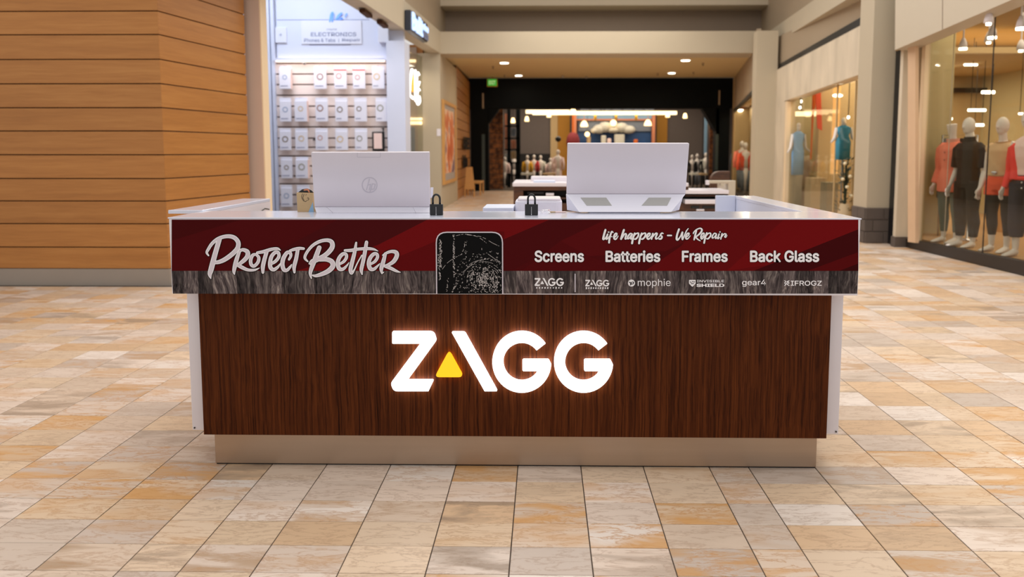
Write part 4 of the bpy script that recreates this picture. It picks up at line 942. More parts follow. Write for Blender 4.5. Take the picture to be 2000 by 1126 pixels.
# plank wall beyond
YPB = 30.0; xw_ = xc1-.02; xw2 = onY(917, 300, YPB).x
wf = struct('wall_5', MB().add([(xw_,YC2,0),(xw2,YPB-.02,0),(xw2,YPB-.02,4.3),(xw_,YC2,4.3),(xw_-.2,YC2,0),(xw2-.2,YPB-.02,0),(xw2-.2,YPB-.02,4.3),(xw_-.2,YC2,4.3)], [(0,1,2,3),(7,6,5,4),(0,4,5,1),(1,5,6,2),(2,6,7,3),(3,7,4,0)]), M['gap'], 'dark maple plank wall between the beige column and the black portal', local=True)
z_ = 0
while z_ < 4.0:
    obj('plank', MB().prism([(xw_+.02,YC2+.02,z_+.012),(xw2+.02,YPB-.02,z_+.012),(xw2+.02,YPB-.02,z_+.30),(xw_+.02,YC2+.02,z_+.30)], (-.02, 0, 0)), M['maple'], wf, local=True); z_ += .312
for s, y_, w0 in (('ABEL', 27.2, 1.6), ('Me', 27.0, .9)):
    z1 = 1.55 if s == 'ABEL' else .95
    text('wall_lettering', s, (xw_+.03, 25.9, z1), (.01, w0*1.6, 0), (0, 0, .42), M['ink_black'], thick=.02, bold=.03, label='dark raised lettering on the plank wall, %s line' % ('upper' if s == 'ABEL' else 'lower'), category='lettering', kind='thing')
bn = thing('bench', (-2.45, 27.6, 0), 'light wooden bench against the plank wall by the black portal', 'bench')
obj('seat', MB().box(-2.66, -2.15, 26.9, 28.3, .40, .46), M['framewood'], bn, bevel=.01)
for x, y in ((-2.62, 26.95), (-2.2, 26.95), (-2.62, 28.22), (-2.2, 28.22)): obj('leg', MB().box(x, x+.05, y, y+.05, 0, .40), M['framewood'], bn)
pot = thing('easel_sign', (-2.4, 26.0, 0), 'small wooden easel frame in front of the plank wall beside the bench', 'easel')
obj('board', MB().prism([(-2.62,26.0,.25),(-2.28,26.0,.25),(-2.36,26.05,.98),(-2.56,26.05,.98)], (0, .04, 0)), M['framewood'], pot)
for x in (-2.6, -2.3): obj('leg', MB().box(x-.02, x+.02, 26.0, 26.04, 0, .4), M['framewood'], pot)

# bulkhead
xr = 5.62
struct('trim_4', MB().box(beamx(20.6)-.3, xr+.4, 20.6, 21.6, 3.98, 4.53), M['beige'], 'beige bulkhead across the corridor mouth', 'beam', local=True)
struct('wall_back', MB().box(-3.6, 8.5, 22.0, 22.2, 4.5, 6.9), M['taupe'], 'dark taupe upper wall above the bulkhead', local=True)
struct('trim_5', MB().box(-3.4, 8.5, 21.2, 22.2, zz(11, 21.2), 6.9), M['beige'], 'beige soffit band along the top of the upper back wall', 'beam', local=True)
cl = struct('ceiling', MB().add([(-3.2,20.7,4.0),(7.2,20.7,4.0),(8.0,29.98,4.215),(-3.2,29.98,4.215),(-3.2,20.7,4.4),(7.2,20.7,4.4),(8.0,29.98,4.5),(-3.2,29.98,4.5)], [(0,1,2,3),(7,6,5,4),(0,4,5,1),(1,5,6,2),(2,6,7,3),(3,7,4,0)]), M['brown_ceil'], 'caramel coloured corridor ceiling with recessed lights', 'ceiling', local=True)
def cz(Y): return 4.0+(Y-20.7)/9.5*.22
def oncl(px, py):
    d = ray(px, py); k = .22/9.5; t = (4.0-20.7*k-H)/(d.z-k*d.y); return Vector((0, 0, H))+d*t
NM = ['left front', 'left rear', 'right front', 'right rear']
for i, (px, py) in enumerate(((985, 121), (1013, 146), (1339, 116), (1312, 141))):
    q = oncl(px, py)
    t = thing('recessed_light', (q.x, q.y, cz(q.y)-.03), 'round recessed light in the caramel ceiling, %s one' % NM[i], 'ceiling light', 'recessed lights in the corridor ceiling')
    obj('trim_ring', MB().tube([(0,0,.0),(0,0,.03)], .15, 20), M['white'], t, local=True)
    obj('lens', MB().tube([(0,0,-.01),(0,0,.001)], .12, 20), M['lamp'], t, local=True)
    sp = bpy.data.lights.new('downlight', 'AREA'); sp.shape = 'DISK'; sp.size = .22; sp.energy = 14; sp.color = (1, .86, .66); so = bpy.data.objects.new('downlight', sp); so.location = (q.x, q.y, cz(q.y)-.06); sc.collection.objects.link(so)
for i, (px, py) in enumerate(((963, 129.5), (986, 146), (1099, 147), (1145, 149), (1373, 123), (1354, 141), (1285, 143))):
    q = oncl(px, py); z = cz(q.y)
    obj('sprinkler_head', MB().tube([(q.x,q.y,z-.08),(q.x,q.y,z-.03),(q.x,q.y,z)], [.035, .02, .05], 10), M['chrome' if i in (2, 3) else 'beige_d'], smooth=True, label='small ceiling sprinkler, %s from the left in the caramel ceiling' % ['first', 'second', 'third', 'fourth', 'seventh', 'sixth', 'fifth'][i], category='sprinkler')

# ---------------------------------------------------------------- black portal and the shop beyond
YD = 30.0
def Q(px, py, Y=YD): return onY(px, py, Y)
def bxp(mb, x0, y0, x1, y1, Y, d=.2): a = onY(x0, y1, Y); b = onY(x1, y0, Y); return mb.box(a.x, b.x, Y, Y+d, a.z, b.z)
portal = thing('black_portal', (onY(1175, 300, YD).x, YD, 0), 'wide black shopfront portal closing the corridor', 'portal')
zt0, zt1 = zz(212, YD), 4.205
obj('header', MB().box(Q(912,0).x, Q(1436,0).x, YD, YD+.5, zt0, zt1), M['blackpaint'], portal, bevel=.02)
obj('jamb', MB().box(Q(917,0).x, Q(953,0).x, YD, YD+.5, 0, zt0), M['blackpaint'], portal)
obj('jamb', MB().box(Q(1404,0).x, Q(1431,0).x, YD, YD+.5, 0, zt0), M['blackpaint'], portal)
obj('gusset', MB().prism([Q(953,212), Q(976,212), Q(953,243)], (0, .5, 0)), M['blackpaint'], portal)
obj('gusset', MB().prism([Q(1405,212), Q(1372,212), Q(1405,268)], (0, .5, 0)), M['blackpaint'], portal)
for x0, x1, y0, y1 in ((939.5, 945.5, 262, 372), (1404, 1409, 262, 332)):
    obj('green_strip', MB().box(Q(x0,0).x, Q(x1,0).x, YD-.02, YD, max(0, zz(y1, YD)), zz(y0, YD)), M['blackgreen'], portal)
for x0, y0, y1 in ((941, 182, 212), (1407.5, 177, 205)):
    obj('light_slot', MB().box(Q(x0,0).x, Q(x0+2.8,0).x, YD-.03, YD, zz(y1, YD), zz(y0, YD)), M['beige_d'], portal)
ex = thing('exit_sign', (Q(961,160,29.4).x, 29.4, zz(168, 29.4)), 'small green exit sign hanging below the caramel ceiling', 'exit sign')
a, b = onY(952.5, 167.5, 29.4), onY(970, 154.5, 29.4)
obj('housing', MB().box(a.x-.03, b.x+.03, 29.41, 29.5, a.z-.03, b.z+.02), M['gold'], ex, bevel=.01)
obj('face', MB().box(a.x, b.x, 29.395, 29.41, a.z, b.z), M['exit'], ex)
text('exit_text', 'EXIT', (a.x+.04, 29.392, a.z+.05), (b.x-a.x-.08, 0, 0), (0, 0, b.z-a.z-.10), M['exit_dark'], ex, bold=.04)
obj('hanger', MB().box((a.x+b.x)/2-.02, (a.x+b.x)/2+.02, 29.44, 29.47, b.z, cz(29.4)), M['gold'], ex)
# shop shell
YS = 38.0
struct('wall_6', MB().box(-4.5, 9.5, YS, YS+.2, 0, 5), M['slategrey'], 'slate grey rear wall of the far shop', local=True)
struct('wall_7', MB().box(-4.7, -4.5, 30.2, YS, 0, 5), M['slategrey'], 'left side wall of the far shop', local=True)
struct('wall_8', MB().box(9.5, 9.7, 30.2, YS, 0, 5), M['slategrey'], 'right side wall of the far shop', local=True)
struct('ceiling_2', MB().box(-4.7, 9.7, 30.5, YS, 4.2, 4.3), M['taupe'], 'dark ceiling of the far shop', 'ceiling', local=True)
def fbox(name, x0, y0, x1, y1, Y, d, m, label=None, cat=None, group=None, parent=None, ground=False, top=False, bevel=0, **k):
    a = onY(x0, y1, Y); b = onY(x1, y0, Y); z0 = 0 if ground else a.z; z1 = 4.2 if top else b.z
    p = dict(label=label, category=cat) if label else {}
    if group: p['group'] = group
    return obj(name, MB().box(a.x, b.x, Y, Y+d, z0, z1), M[m], parent, bevel=bevel, **p, **k)
ti = YS-.15
fbox('feature_panel', 1075, 220, 1089, 372, YS-.1, .09, 'tan', 'narrow tan strip on the far shop rear wall', 'panel', ground=True)
fbox('feature_panel', 1089, 220, 1113, 372, YS-.1, .09, 'gold', 'mustard panel left of the blue display on the far shop rear wall', 'panel', ground=True)
fbox('feature_panel', 1281, 222, 1304, 372, YS-.1, .09, 'gold', 'mustard panel right of the blue display on the far shop rear wall', 'panel', ground=True)
bd = thing('blue_display_wall', (onY(1198, 300, 37.4).x, 37.4, 0), 'blue display wall with a pale sculpture in the far shop', 'display wall')
fbox('back_panel', 1128, 233, 1272, 372, 37.4, .2, 'blue', parent=bd, ground=True)
fbox('sky_band', 1126, 219, 1274, 232, 37.35, .2, 'skyblue', parent=bd)
fbox('upper_band', 1130, 234, 1272, 256, 37.3, .1, 'greycloth', parent=bd)
fbox('picture_rail', 1126, 232, 1274, 235, 37.2, .2, 'copper', parent=bd)
fbox('post', 1118, 219, 1126, 372, 37.0, .2, 'copper', parent=bd, ground=True); fbox('post', 1272, 225, 1280, 372, 37.0, .2, 'copper', parent=bd, ground=True)
rs = random.Random(4)
scu = obj('pale_sculpture', MB().ball(onY(1170, 252, 37), .30, .2, .22, 10, 6).ball(onY(1182, 248, 37), .34, .2, .25, 10, 6).ball(onY(1214, 249, 37), .32, .2, .24, 10, 6).ball(onY(1228, 253, 37), .32, .2, .2, 10, 6).ball(onY(1198, 254, 37), .3, .2, .14, 10, 6).ball(onY(1161, 255, 37), .2, .2, .14, 8, 5), M['crystal'], bd, smooth=True)
for i in range(5): fbox('figurine', *[v for v in ((1146,266,1154,290),(1174,264,1184,290),(1200,262,1220,290),(1238,272,1246,290),(1186,270,1194,290))[i]], 36.9, .2, ('card','crystal','crystal','orangecloth','whitecloth')[i], parent=bd, bevel=.04)
for i, x in enumerate((1162.5, 1203, 1242.5)):
    t = thing('brass_spotlight', (onY(x, 235, 36).x, 36, zz(235, 36)), 'brass spotlight above the blue display, %s of three' % ('leftmost', 'middle', 'rightmost')[i], 'spotlight', 'brass spotlights in the far shop')
    obj('body', MB().tube([(0,0,.02),(0,0,.30)], [.07, .06], 10), M['brass'], t, local=True, smooth=True)
    obj('stem', MB().tube([(0,0,.30),(0,0,4.2-zz(235,36))], .02, 6), M['copper'], t, local=True)
for i, (x, y) in enumerate(((1141, 241), (1265.5, 239))):
    q = onY(x, y, 36.2); t = thing('dome_pendant', (q.x, 36.2, q.z-.12), 'glowing white dome pendant at the %s end of the blue display' % ('left', 'right')[i], 'pendant lamp', 'dome pendants in the far shop')
    obj('shade', MB().tube([(0,0,-.02),(0,0,.05),(0,0,.16),(0,0,.24)], [.17,.16,.12,.05], 14), M['lampw'], t, local=True, smooth=True)
    obj('cord', MB().tube([(0,0,.24),(0,0,4.2-q.z+.12)], .012, 5), M['copper'], t, local=True)
for i, (x0, x1, y) in enumerate(((1027, 1112, 218), (1040, 1322, 220.5))):
    q0, q1 = onY(x0, y, 32.5+i*.4), onY(x1, y, 32.5+i*.4)
    t = thing('light_track', ((q0.x+q1.x)/2, q0.y, q0.z), ('short warm light bar near the brick pier in the far shop', 'long warm light bar across the far shop ceiling')[i], 'light track')
    obj('bar', MB().box(q0.x, q1.x, q0.y, q0.y+.1, q0.z-.07, q0.z+.07), M['lampbar'], t)
    for k in (0.05, .5, .95): obj('hanger', MB().box(q0.x+(q1.x-q0.x)*k-.02, q0.x+(q1.x-q0.x)*k+.02, q0.y+.03, q0.y+.07, q0.z+.07, 4.2), M['darkbase'], t)
for i, (x, y) in enumerate(((1002, 235), (1029, 232), (1072, 224), (1338, 226), (1304, 224))):
    q = onY(x, y, 33.4); t = thing('track_spot', (q.x, q.y, q.z-.1), 'small warm spotlight in the far shop, %s from the left' % ['first', 'second', 'third', 'fifth', 'fourth'][i], 'spotlight', 'track spots in the far shop')
    obj('head', MB().tube([(0,0,0),(0,0,.09),(0,0,.2)], [.09,.08,.05], 10), M['lampw'], t, local=True, smooth=True)
    obj('stem', MB().tube([(0,0,.2),(0,0,4.2-q.z+.1)], .012, 5), M['darkbase'], t, local=True)
rp = thing('red_plume_display', (onY(1119, 300, 35.5).x, 35.5, 0), 'tall red and burgundy plumed display left of the blue wall', 'display')
qa = onY(1119, 276, 35.5)
obj('plume', MB().ball((0,0,qa.z), .30, .25, .42, 12, 8).ball((.1,-.05,qa.z-.25), .26, .2, .3, 10, 7), mat('burgundy_plume', (120, 34, 40), .8, var=.3, scale=9), rp, local=True, smooth=True)
obj('pole', MB().tube([(0,0,0),(0,0,3.3)], .05, 8), M['orangecloth'], rp, local=True)
obj('lamp_head', MB().ball((0,0,3.25), .12, .1, .13, 10, 6), M['lampw'], rp, local=True, smooth=True)
for i in range(7):
    a = onY(1134+i*21, 215.5, 34.5)
    obj('ceiling_panel', MB().box(a.x, a.x+.38, 34.5, 34.9, a.z, a.z+.05), M['greycloth'], label='pale hanging ceiling panel in the far shop, %s from the left' % ['first','second','third','fourth','fifth','sixth','seventh'][i], category='ceiling panel', group='hanging ceiling panels in the far shop')
for i, (x, y) in enumerate(((1198, 240), (1147, 262))):
    q = onY(x, y, 36.7); t = thing('globe_lamp', (q.x, 36.7, q.z-.1), ('white globe lamp above the pale sculpture', 'small white globe lamp at the lower left of the blue wall')[i], 'lamp')
    obj('globe', MB().ball((0,0,.1), .14-.03*i, .14-.03*i, .14-.03*i, 12, 8), M['lampw'], t, local=True, smooth=True); obj('cord', MB().tube([(0,0,.2),(0,0,4.2-q.z+.1)], .01, 5), M['darkbase'], t, local=True)
# brick piers: real courses
def pier(x0, x1, ytop, Y, label):
    a, b = onY(x0, 300, Y).x, onY(x1, 300, Y).x; t = thing('brick_pier', ((a+b)/2, Y, 0), label, 'pier')
    obj('mortar_core', MB().box(a+.01, b-.01, Y+.02, Y+.5, 0, 4.1), M['darkbase'], t)
    z = 0; n = 0; 
    while z < 4.05:
        off = .0 if n % 2 else (b-a)/4; x = a-off; w_ = (b-a)/2
        while x < b-.01:
            c0, c1 = max(a, x), min(b, x+w_)
            if c1-c0 > .03: obj('brick', MB().box(c0+.008, c1-.008, Y-.01*(n % 3), Y+.04, z+.01, z+.19), M['oldbrick'], t)
            x += w_
        z += .20; n += 1
pier(954, 983, 213, 31.4, 'old brown brick pier inside the far shop on the left')
pier(1385, 1399, 213, 31.6, 'slim brown brick pier inside the far shop on the right')
# dark steel grid
gr = thing('steel_grid', (onY(1003, 300, 33).x, 33, 0), 'tall black steel shelving grid beside the left brick pier', 'shelving')
for x0, x1 in ((991, 997), (1008, 1016)): fbox('upright', x0, 213, x1, 372, 33, .1, 'blackpaint', parent=gr, ground=True, top=True)
for y in (246, 270, 292, 318, 342): fbox('crossbar', 986, y-1.5, 1016, y+1.5, 33.0, .1, 'blackpaint', parent=gr)
for i, (x0, y0, x1, y1, m_) in enumerate(((998,250,1007,266,'greycloth'),(998,273,1007,290,'copper'),(998,295,1007,310,'card'),(986,222,991,290,'copper'),(986,300,991,340,'crystal'))):
    fbox('shelf_goods', x0, y0, x1, y1, 33.2, .2, m_, parent=gr)
fbox('steel_post', 1371, 214, 1375, 372, 33, .1, 'blackpaint', 'slim black steel post near the right brick pier', 'post', ground=True, top=True)
fbox('hanging_banner', 1375, 225, 1384, 300, 35, .05, 'skyblue', 'pale blue hanging banner beside the right brick pier', 'banner', top=True)
fbox('escalator_panel', 1016, 300, 1075, 330, 36.5, .1, 'darkcloth', 'dark low partition on the grey rear wall', 'partition', ground=True)
def mini(px, foot, head, Y, cols, label, arms=True, grp='small mannequins in the far shop'):
    """distant mannequin: body, top, trousers"""
    z0 = max(.1 if 'narrow' in label else 0, zz(foot, Y)) if 'narrow' not in label else .1; q = onY(px, 300, Y); h = zz(head, Y)-z0
    t = thing('mannequin', (q.x, Y, z0), label, 'mannequin', grp)
    s = h/1.8
    b = MB().tube([(0,0,.02*s),(0,0,.5*s),(0,0,.9*s)], [.06*s,.09*s,.15*s], 10).tube([(0,0,.85*s),(0,0,1.2*s),(0,0,1.45*s),(0,0,1.5*s),(0,0,1.56*s)], [.14*s,.13*s,.17*s,.07*s,.05*s], 10).ball((0,0,1.68*s), .085*s, .09*s, .12*s, 10, 7)
    obj('body', b, M['skin'], t, local=True, smooth=True)
    if cols[1]: obj('trousers', MB().tube([(-.07*s,0,.12*s),(-.08*s,0,.5*s),(-.07*s,0,.92*s)], [.07*s,.09*s,.11*s], 9).tube([(.07*s,0,.12*s),(.08*s,0,.5*s),(.07*s,0,.92*s)], [.07*s,.09*s,.11*s], 9), M[cols[1]], t, local=True, smooth=True)
    if cols[0]: obj('top', MB().tube([(0,0,.84*s),(0,0,1.1*s),(0,0,1.3*s),(0,0,1.44*s),(0,0,1.5*s)], [(.19*s,.13*s),(.16*s,.12*s),(.2*s,.13*s),(.2*s,.11*s),(.08*s,.07*s)], 12).tube([(-.22*s,0,1.42*s),(-.27*s,0,1.1*s),(-.26*s,-.03*s,.85*s)], .055*s, 8).tube([(.22*s,0,1.42*s),(.27*s,0,1.1*s),(.26*s,-.03*s,.85*s)], .055*s, 8), M[cols[0]], t, local=True, smooth=True)
    return t
mini(1030, 372, 303, 33.6, ('yellow', 'darkcloth'), 'small mannequin in a yellow top in the far shop')
mini(1043, 372, 302, 33.8, ('red', 'darkcloth'), 'small mannequin in a red top in the far shop')
mini(1056, 372, 303, 34.2, ('crystal', 'darkcloth'), 'small mannequin in a pale top and dark trousers in the far shop')
mini(1075, 372, 308, 33.2, ('whitecloth', 'whitecloth'), 'slim white-clad mannequin left of the black-haired one in the far shop')
mh = mini(1090, 372, 292, 32.6, ('whitecloth', 'whitecloth'), 'tall white-clad mannequin with black hair in the far shop'); 
obj('hair', MB().ball((0,-.02,1.99), .12, .12, .12, 10, 6), M['black'], mh, local=True, smooth=True)
mini(986, 372, 306, 32.5, ('whitecloth', 'darkcloth'), 'mannequin in white top beside the left brick pier')
mini(1004, 372, 300, 34.6, ('darkcloth', 'darkcloth'), 'dark-clad mannequin behind the steel grid')
for i, (x, c) in enumerate(((1352, ('darkcloth','darkcloth')), (1362, ('darkcloth','greycloth')), (1379, ('crystal','darkcloth')))):
    mini(x, 372, 302-i*2, 33+i*.5, c, ('dark-clad mannequin right behind the taller computer screen', 'dark-clad mannequin in grey trousers near the right brick pier', 'mannequin in a patterned pale top against the right brick pier')[i])
for i, (x0, x1, m_) in enumerate(((1018, 1040, 'crystal'), (1060, 1085, 'card'), (1350, 1362, 'crystal'), (1366, 1380, 'card'))):
    a, b = onY(x0, 355, 31.8).x, onY(x1, 355, 31.8).x
    t = thing('display_table', ((a+b)/2, 31.9, 0), 'low display table with folded goods in the far shop, %s from the left' % ('first', 'second', 'third', 'fourth')[i], 'table', 'display tables in the far shop')
    obj('table_top', MB().box(a, b, 31.6, 32.3, .55, .62), M[m_], t)
    for x in (a+.02, b-.06): obj('leg', MB().box(x, x+.04, 31.65, 31.7, 0, .55), M['darkbase'], t)

# ---------------------------------------------------------------- right side: shop fronts
A_, B_s = onZ(1777, 484), onZ(2000, 538); dS = (A_-B_s).normalized(); nS = Vector((dS.y, -dS.x, 0))   # nS points into the shop
if nS.x < 0: nS = -nS
def onS(px, py, off=0.):
    d = ray(px, py); o = Vector((0, 0, H)); base = A_+nS*off; t = (base-o).dot(nS)/d.dot(nS); return o+d*t
def strip(pts, off, th):       # prism on the shop front plane, pushed inwards by th
    return MB().prism([onS(x, y, off) for x, y in pts], nS*th)
struct('wall_right', strip([(1749,-60),(2300,-420),(2300,-150),(1976,0),(1747.5,98)], -.36, .30), M['wallpanel'], 'off-white clad header above the right clothes shop window', local=True, bevel=.004)
o = bpy.data.objects['wall_right']
q0, q1 = onS(1841, 0, -.363), onS(1841, 57, -.363)
obj('panel_joint', MB().prism([onS(1840.4,-60,-.363), onS(1841.6,-60,-.363), onS(1841.0,57.5,-.363), onS(1839.8,57.5,-.363)], nS*.01), M['taupe'], o, local=True)
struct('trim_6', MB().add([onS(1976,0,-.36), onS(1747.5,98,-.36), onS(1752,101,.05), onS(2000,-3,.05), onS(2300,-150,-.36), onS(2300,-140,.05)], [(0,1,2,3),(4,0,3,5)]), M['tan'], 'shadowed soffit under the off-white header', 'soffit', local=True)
struct('trim_7', strip([(1790,89),(2000,3),(2300,-120),(2300,-126),(2000,-3),(1790,84)], -.02, .10), M['wallpanel'], 'slim window head frame of the right clothes shop', 'frame', local=True)
struct('baseboard_right', strip([(1769,466),(2000,510),(2400,590),(2400,640),(2000,538),(1769,482)], -.03, .10), M['darkbase'], 'dark brown plinth under the right shop window', 'plinth', local=True, bevel=.006)
struct('window_2', strip([(1790,89),(2000,3),(2380,-150),(2380,590),(2000,510),(1790,470)], .02, .012), M['glass'], 'large display window of the right clothes shop', 'window', local=True)
w2 = bpy.data.objects['window_2']
for x in (1929.5, 1852.5): 
    f_ = onS(x, 300, .015); obj('glass_joint', MB().box(f_.x-(.006 if x > 1900 else .003), f_.x+(.006 if x > 1900 else .003), f_.y-.006, f_.y+.006, .15, 3.25), M['plinth_g' if x < 1900 else 'darkbase'], w2, local=True)
f_ = onS(1799, 300, .0); obj('window_frame', MB().box(f_.x-.03, f_.x+.05, f_.y-.05, f_.y+.06, .13, 3.2), M['cream'], w2, local=True)
f_ = onS(1789, 300, .0); obj('window_frame', MB().box(f_.x-.03, f_.x+.04, f_.y-.03, f_.y+.03, .13, 3.2), M['beige_d'], w2, local=True)
pil = struct('column_2', MB().box(5.52, 5.78, 12.50, 12.60, .15, 3.3), M['stone'], 'pale stone pilaster at the left end of the right shop window', 'column', local=True)
obj('inner_face', MB().prism([onS(1773,90,-.24), onS(1788,82,-.2), onS(1788,474,-.2), onS(1773,472,-.24)], nS*.05), mat('peach_tan_paint', (206, 172, 138), .6), pil, local=True)
struct('trim_8', MB().box(5.50, 5.80, 12.46, 12.62, 0, .16), M['stonebase'], 'dark stone foot of the pale pilaster', 'trim', local=True)
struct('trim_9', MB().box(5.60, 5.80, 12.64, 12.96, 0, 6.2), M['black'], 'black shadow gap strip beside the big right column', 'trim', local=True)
# big right column with grey stone block base
cr_ = struct('column_3', MB().box(5.25, 5.72, 13.0, 13.56, .58, 6.4), M['beige'], 'tall beige column at the right with grey stone block base', 'column', local=True)
obj('mortar_core', MB().box(5.245, 5.72, 12.985, 13.56, 0, .58), M['mortar'], cr_, local=True)
for r in range(3):
    z0 = .008+r*.193; x = 5.23-(.18 if r % 2 else 0)
    while x < 5.72:
        c0, c1 = max(5.23, x), min(5.722, x+.30)
        if c1-c0 > .04: obj('stone_block', MB().box(c0+.006, c1-.006, 12.965, 13.0, z0, z0+.18), M['stonebase'], cr_, local=True, bevel=.004)
        x += .30
    y = 13.0-(.15 if r % 2 else 0)
    while y < 13.56:
        c0, c1 = max(12.97, y), min(13.56, y+.30)
        if c1-c0 > .04: obj('stone_block', MB().box(5.225, 5.25, c0+.006, c1-.006, z0, z0+.18), M['stonebase'], cr_, local=True, bevel=.004)
        y += .30
# stone-header shop
X2 = 5.45
def s2(pts, x, th): return MB().prism([onX(a, b, x) for a, b in pts], (th, 0, 0))
def ext(p0, p1, Yn):           # continue a line on the plane to depth Yn
    return p0+(p1-p0)*((Yn-p0.y)/(p1.y-p0.y))
tl, tr, br, bl = [onX(a, b, X2) for a, b in ((1511,140),(1665,58),(1665,150),(1516,203))]
struct('wall_9', MB().prism([ext(tr, tl, 19.0), ext(tl, tr, 13.4), ext(bl, br, 13.4), ext(br, bl, 19.0)], (.25, 0, 0)), M['stone'], 'pale stone header above the middle right shop window', local=True)
t2, b2 = [onX(a, b, X2+.06) for a, b in ((1512,131),(1665,43))]
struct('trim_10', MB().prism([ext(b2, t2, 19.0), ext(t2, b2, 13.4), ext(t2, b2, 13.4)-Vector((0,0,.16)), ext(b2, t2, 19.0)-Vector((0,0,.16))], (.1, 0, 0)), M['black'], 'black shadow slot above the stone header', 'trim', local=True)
struct('wall_10', MB().box(X2+.10, X2+.3, 13.4, 19.3, 3.2, 4.2), M['beige_d'], 'tan recessed wall above the stone header', local=True)
struct('trim_11', MB().add([(5.20,13.2,4.13),(5.72,20.7,4.13),(5.72,20.7,4.53),(5.20,13.2,4.53),(5.75,13.2,4.13),(6.2,20.7,4.13),(6.2,20.7,4.53),(5.75,13.2,4.53)], [(0,1,2,3),(7,6,5,4),(0,4,5,1),(1,5,6,2),(2,6,7,3),(3,7,4,0)]), M['beige'], 'beige beam above the middle right shop', 'beam', local=True)
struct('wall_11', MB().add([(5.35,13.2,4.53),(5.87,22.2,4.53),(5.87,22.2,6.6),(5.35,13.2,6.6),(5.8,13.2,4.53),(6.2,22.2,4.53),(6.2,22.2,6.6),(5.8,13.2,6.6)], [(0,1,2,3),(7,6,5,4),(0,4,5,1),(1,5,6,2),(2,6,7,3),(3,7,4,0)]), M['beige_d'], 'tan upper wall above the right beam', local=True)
yj0 = onX(1530, 300, X2).y
struct('trim_12', MB().box(X2, X2+.25, yj0, 19.0, 0, 2.62), M['stone'], 'pale stone jamb at the far end of the middle right shop window', 'jamb', local=True)
struct('window_3', MB().box(X2+.10, X2+.11, 13.5, yj0, .1, 2.75), M['glass'], 'display window of the middle right shop', 'window', local=True)
w3 = bpy.data.objects['window_3']
obj('window_frame', MB().box(X2+.02, X2+.14, yj0-.12, yj0, 0, 2.62), M['cream'], w3, local=True)
obj('window_sill', MB().box(X2, X2+.25, 13.4, yj0, 0, .1), M['darkbase'], w3, local=True)
for y in (15.3, 14.4): obj('mullion', MB().box(X2+.09, X2+.12, y, y+.03, .1, 2.75), M['tan'], w3, local=True)
# shells of the two shops
struct('wall_12', MB().box(X2+.3, 10.5, 19.0, 19.2, 0, 3.4), M['olive'], 'olive tan rear wall of the middle right shop', local=True)
struct('wall_13', MB().box(9.5, 9.7, 13.4, 19.0, 0, 3.4), M['olive'], 'side wall inside the middle right shop', local=True)
struct('ceiling_3', MB().box(X2+.26, 9.6, 13.4, 19.0, 3.1, 3.2), M['tan'], 'tan ceiling of the middle right shop', 'ceiling', local=True)
struct('wall_14', MB().box(5.82, 6.62, 13.12, 13.3, .15, 3.6), M['olive'], 'olive return wall inside the right clothes shop', local=True)
struct('wall_15', MB().box(6.0, 13.5, 17.6, 17.8, .15, 4.2), M['tan'], 'tan rear wall of the right clothes shop', local=True)
struct('wall_16', MB().box(12.2, 12.4, 6, 17.6, .15, 4.2), M['tan'], 'tan side wall of the right clothes shop', local=True)
struct('ceiling_4', MB().box(5.8, 13, 6.0, 17.6, 3.5, 3.6), M['tan'], 'tan ceiling of the right clothes shop', 'ceiling', local=True)
struct('floor_1', MB().add([(5.80,13.0,0),(6.0,6.0,0),(13,6.0,0),(13,17.6,0),(5.80,17.6,0),(5.80,13.0,.15),(6.0,6.0,.15),(13,6.0,.15),(13,17.6,.15),(5.80,17.6,.15)], [(0,1,2,3,4),(9,8,7,6,5),(0,5,6,1),(1,6,7,2),(2,7,8,3),(3,8,9,4),(4,9,5,0)]), M['tanfloor'], 'raised tan display floor of the right clothes shop', 'floor', local=True)
obj('wall_niche', MB().box(7.6, 12.1, 17.4, 17.6, 2.75, 2.85), M['darkbase'], label='dark shelf line high on the tan rear wall of the right clothes shop', category='shelf')
# glowing bars imitating ceiling lights reflected in the window glass, then ceiling spots
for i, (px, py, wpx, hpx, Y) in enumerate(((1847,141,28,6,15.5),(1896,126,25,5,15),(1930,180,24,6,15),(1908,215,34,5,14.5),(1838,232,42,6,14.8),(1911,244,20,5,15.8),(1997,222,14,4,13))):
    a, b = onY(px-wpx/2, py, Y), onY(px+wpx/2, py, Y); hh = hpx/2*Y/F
    t = thing('lamp_reflection_bar', ((a.x+b.x)/2, Y, a.z-hh), 'glowing bar imitating a ceiling light reflected in the right clothes shop glass, %s' % ('highest above the left mannequin', 'upper middle one', 'right of the glass joint at mid height', 'just above the black-shirted mannequin', 'widest one, left above the headless mannequin', 'small one behind the black-shirted head', 'at the right edge behind the coral cardigan')[i], 'lamp', 'lamp reflection bars in the right clothes shop')
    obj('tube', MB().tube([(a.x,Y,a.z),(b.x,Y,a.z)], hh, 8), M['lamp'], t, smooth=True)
    for k in (.15, .85): obj('cable', MB().tube([(a.x+(b.x-a.x)*k,Y,a.z+hh),(a.x+(b.x-a.x)*k,Y,3.5)], .006, 4), M['darkbase'], t)  # made-up hangers for the reflection bars
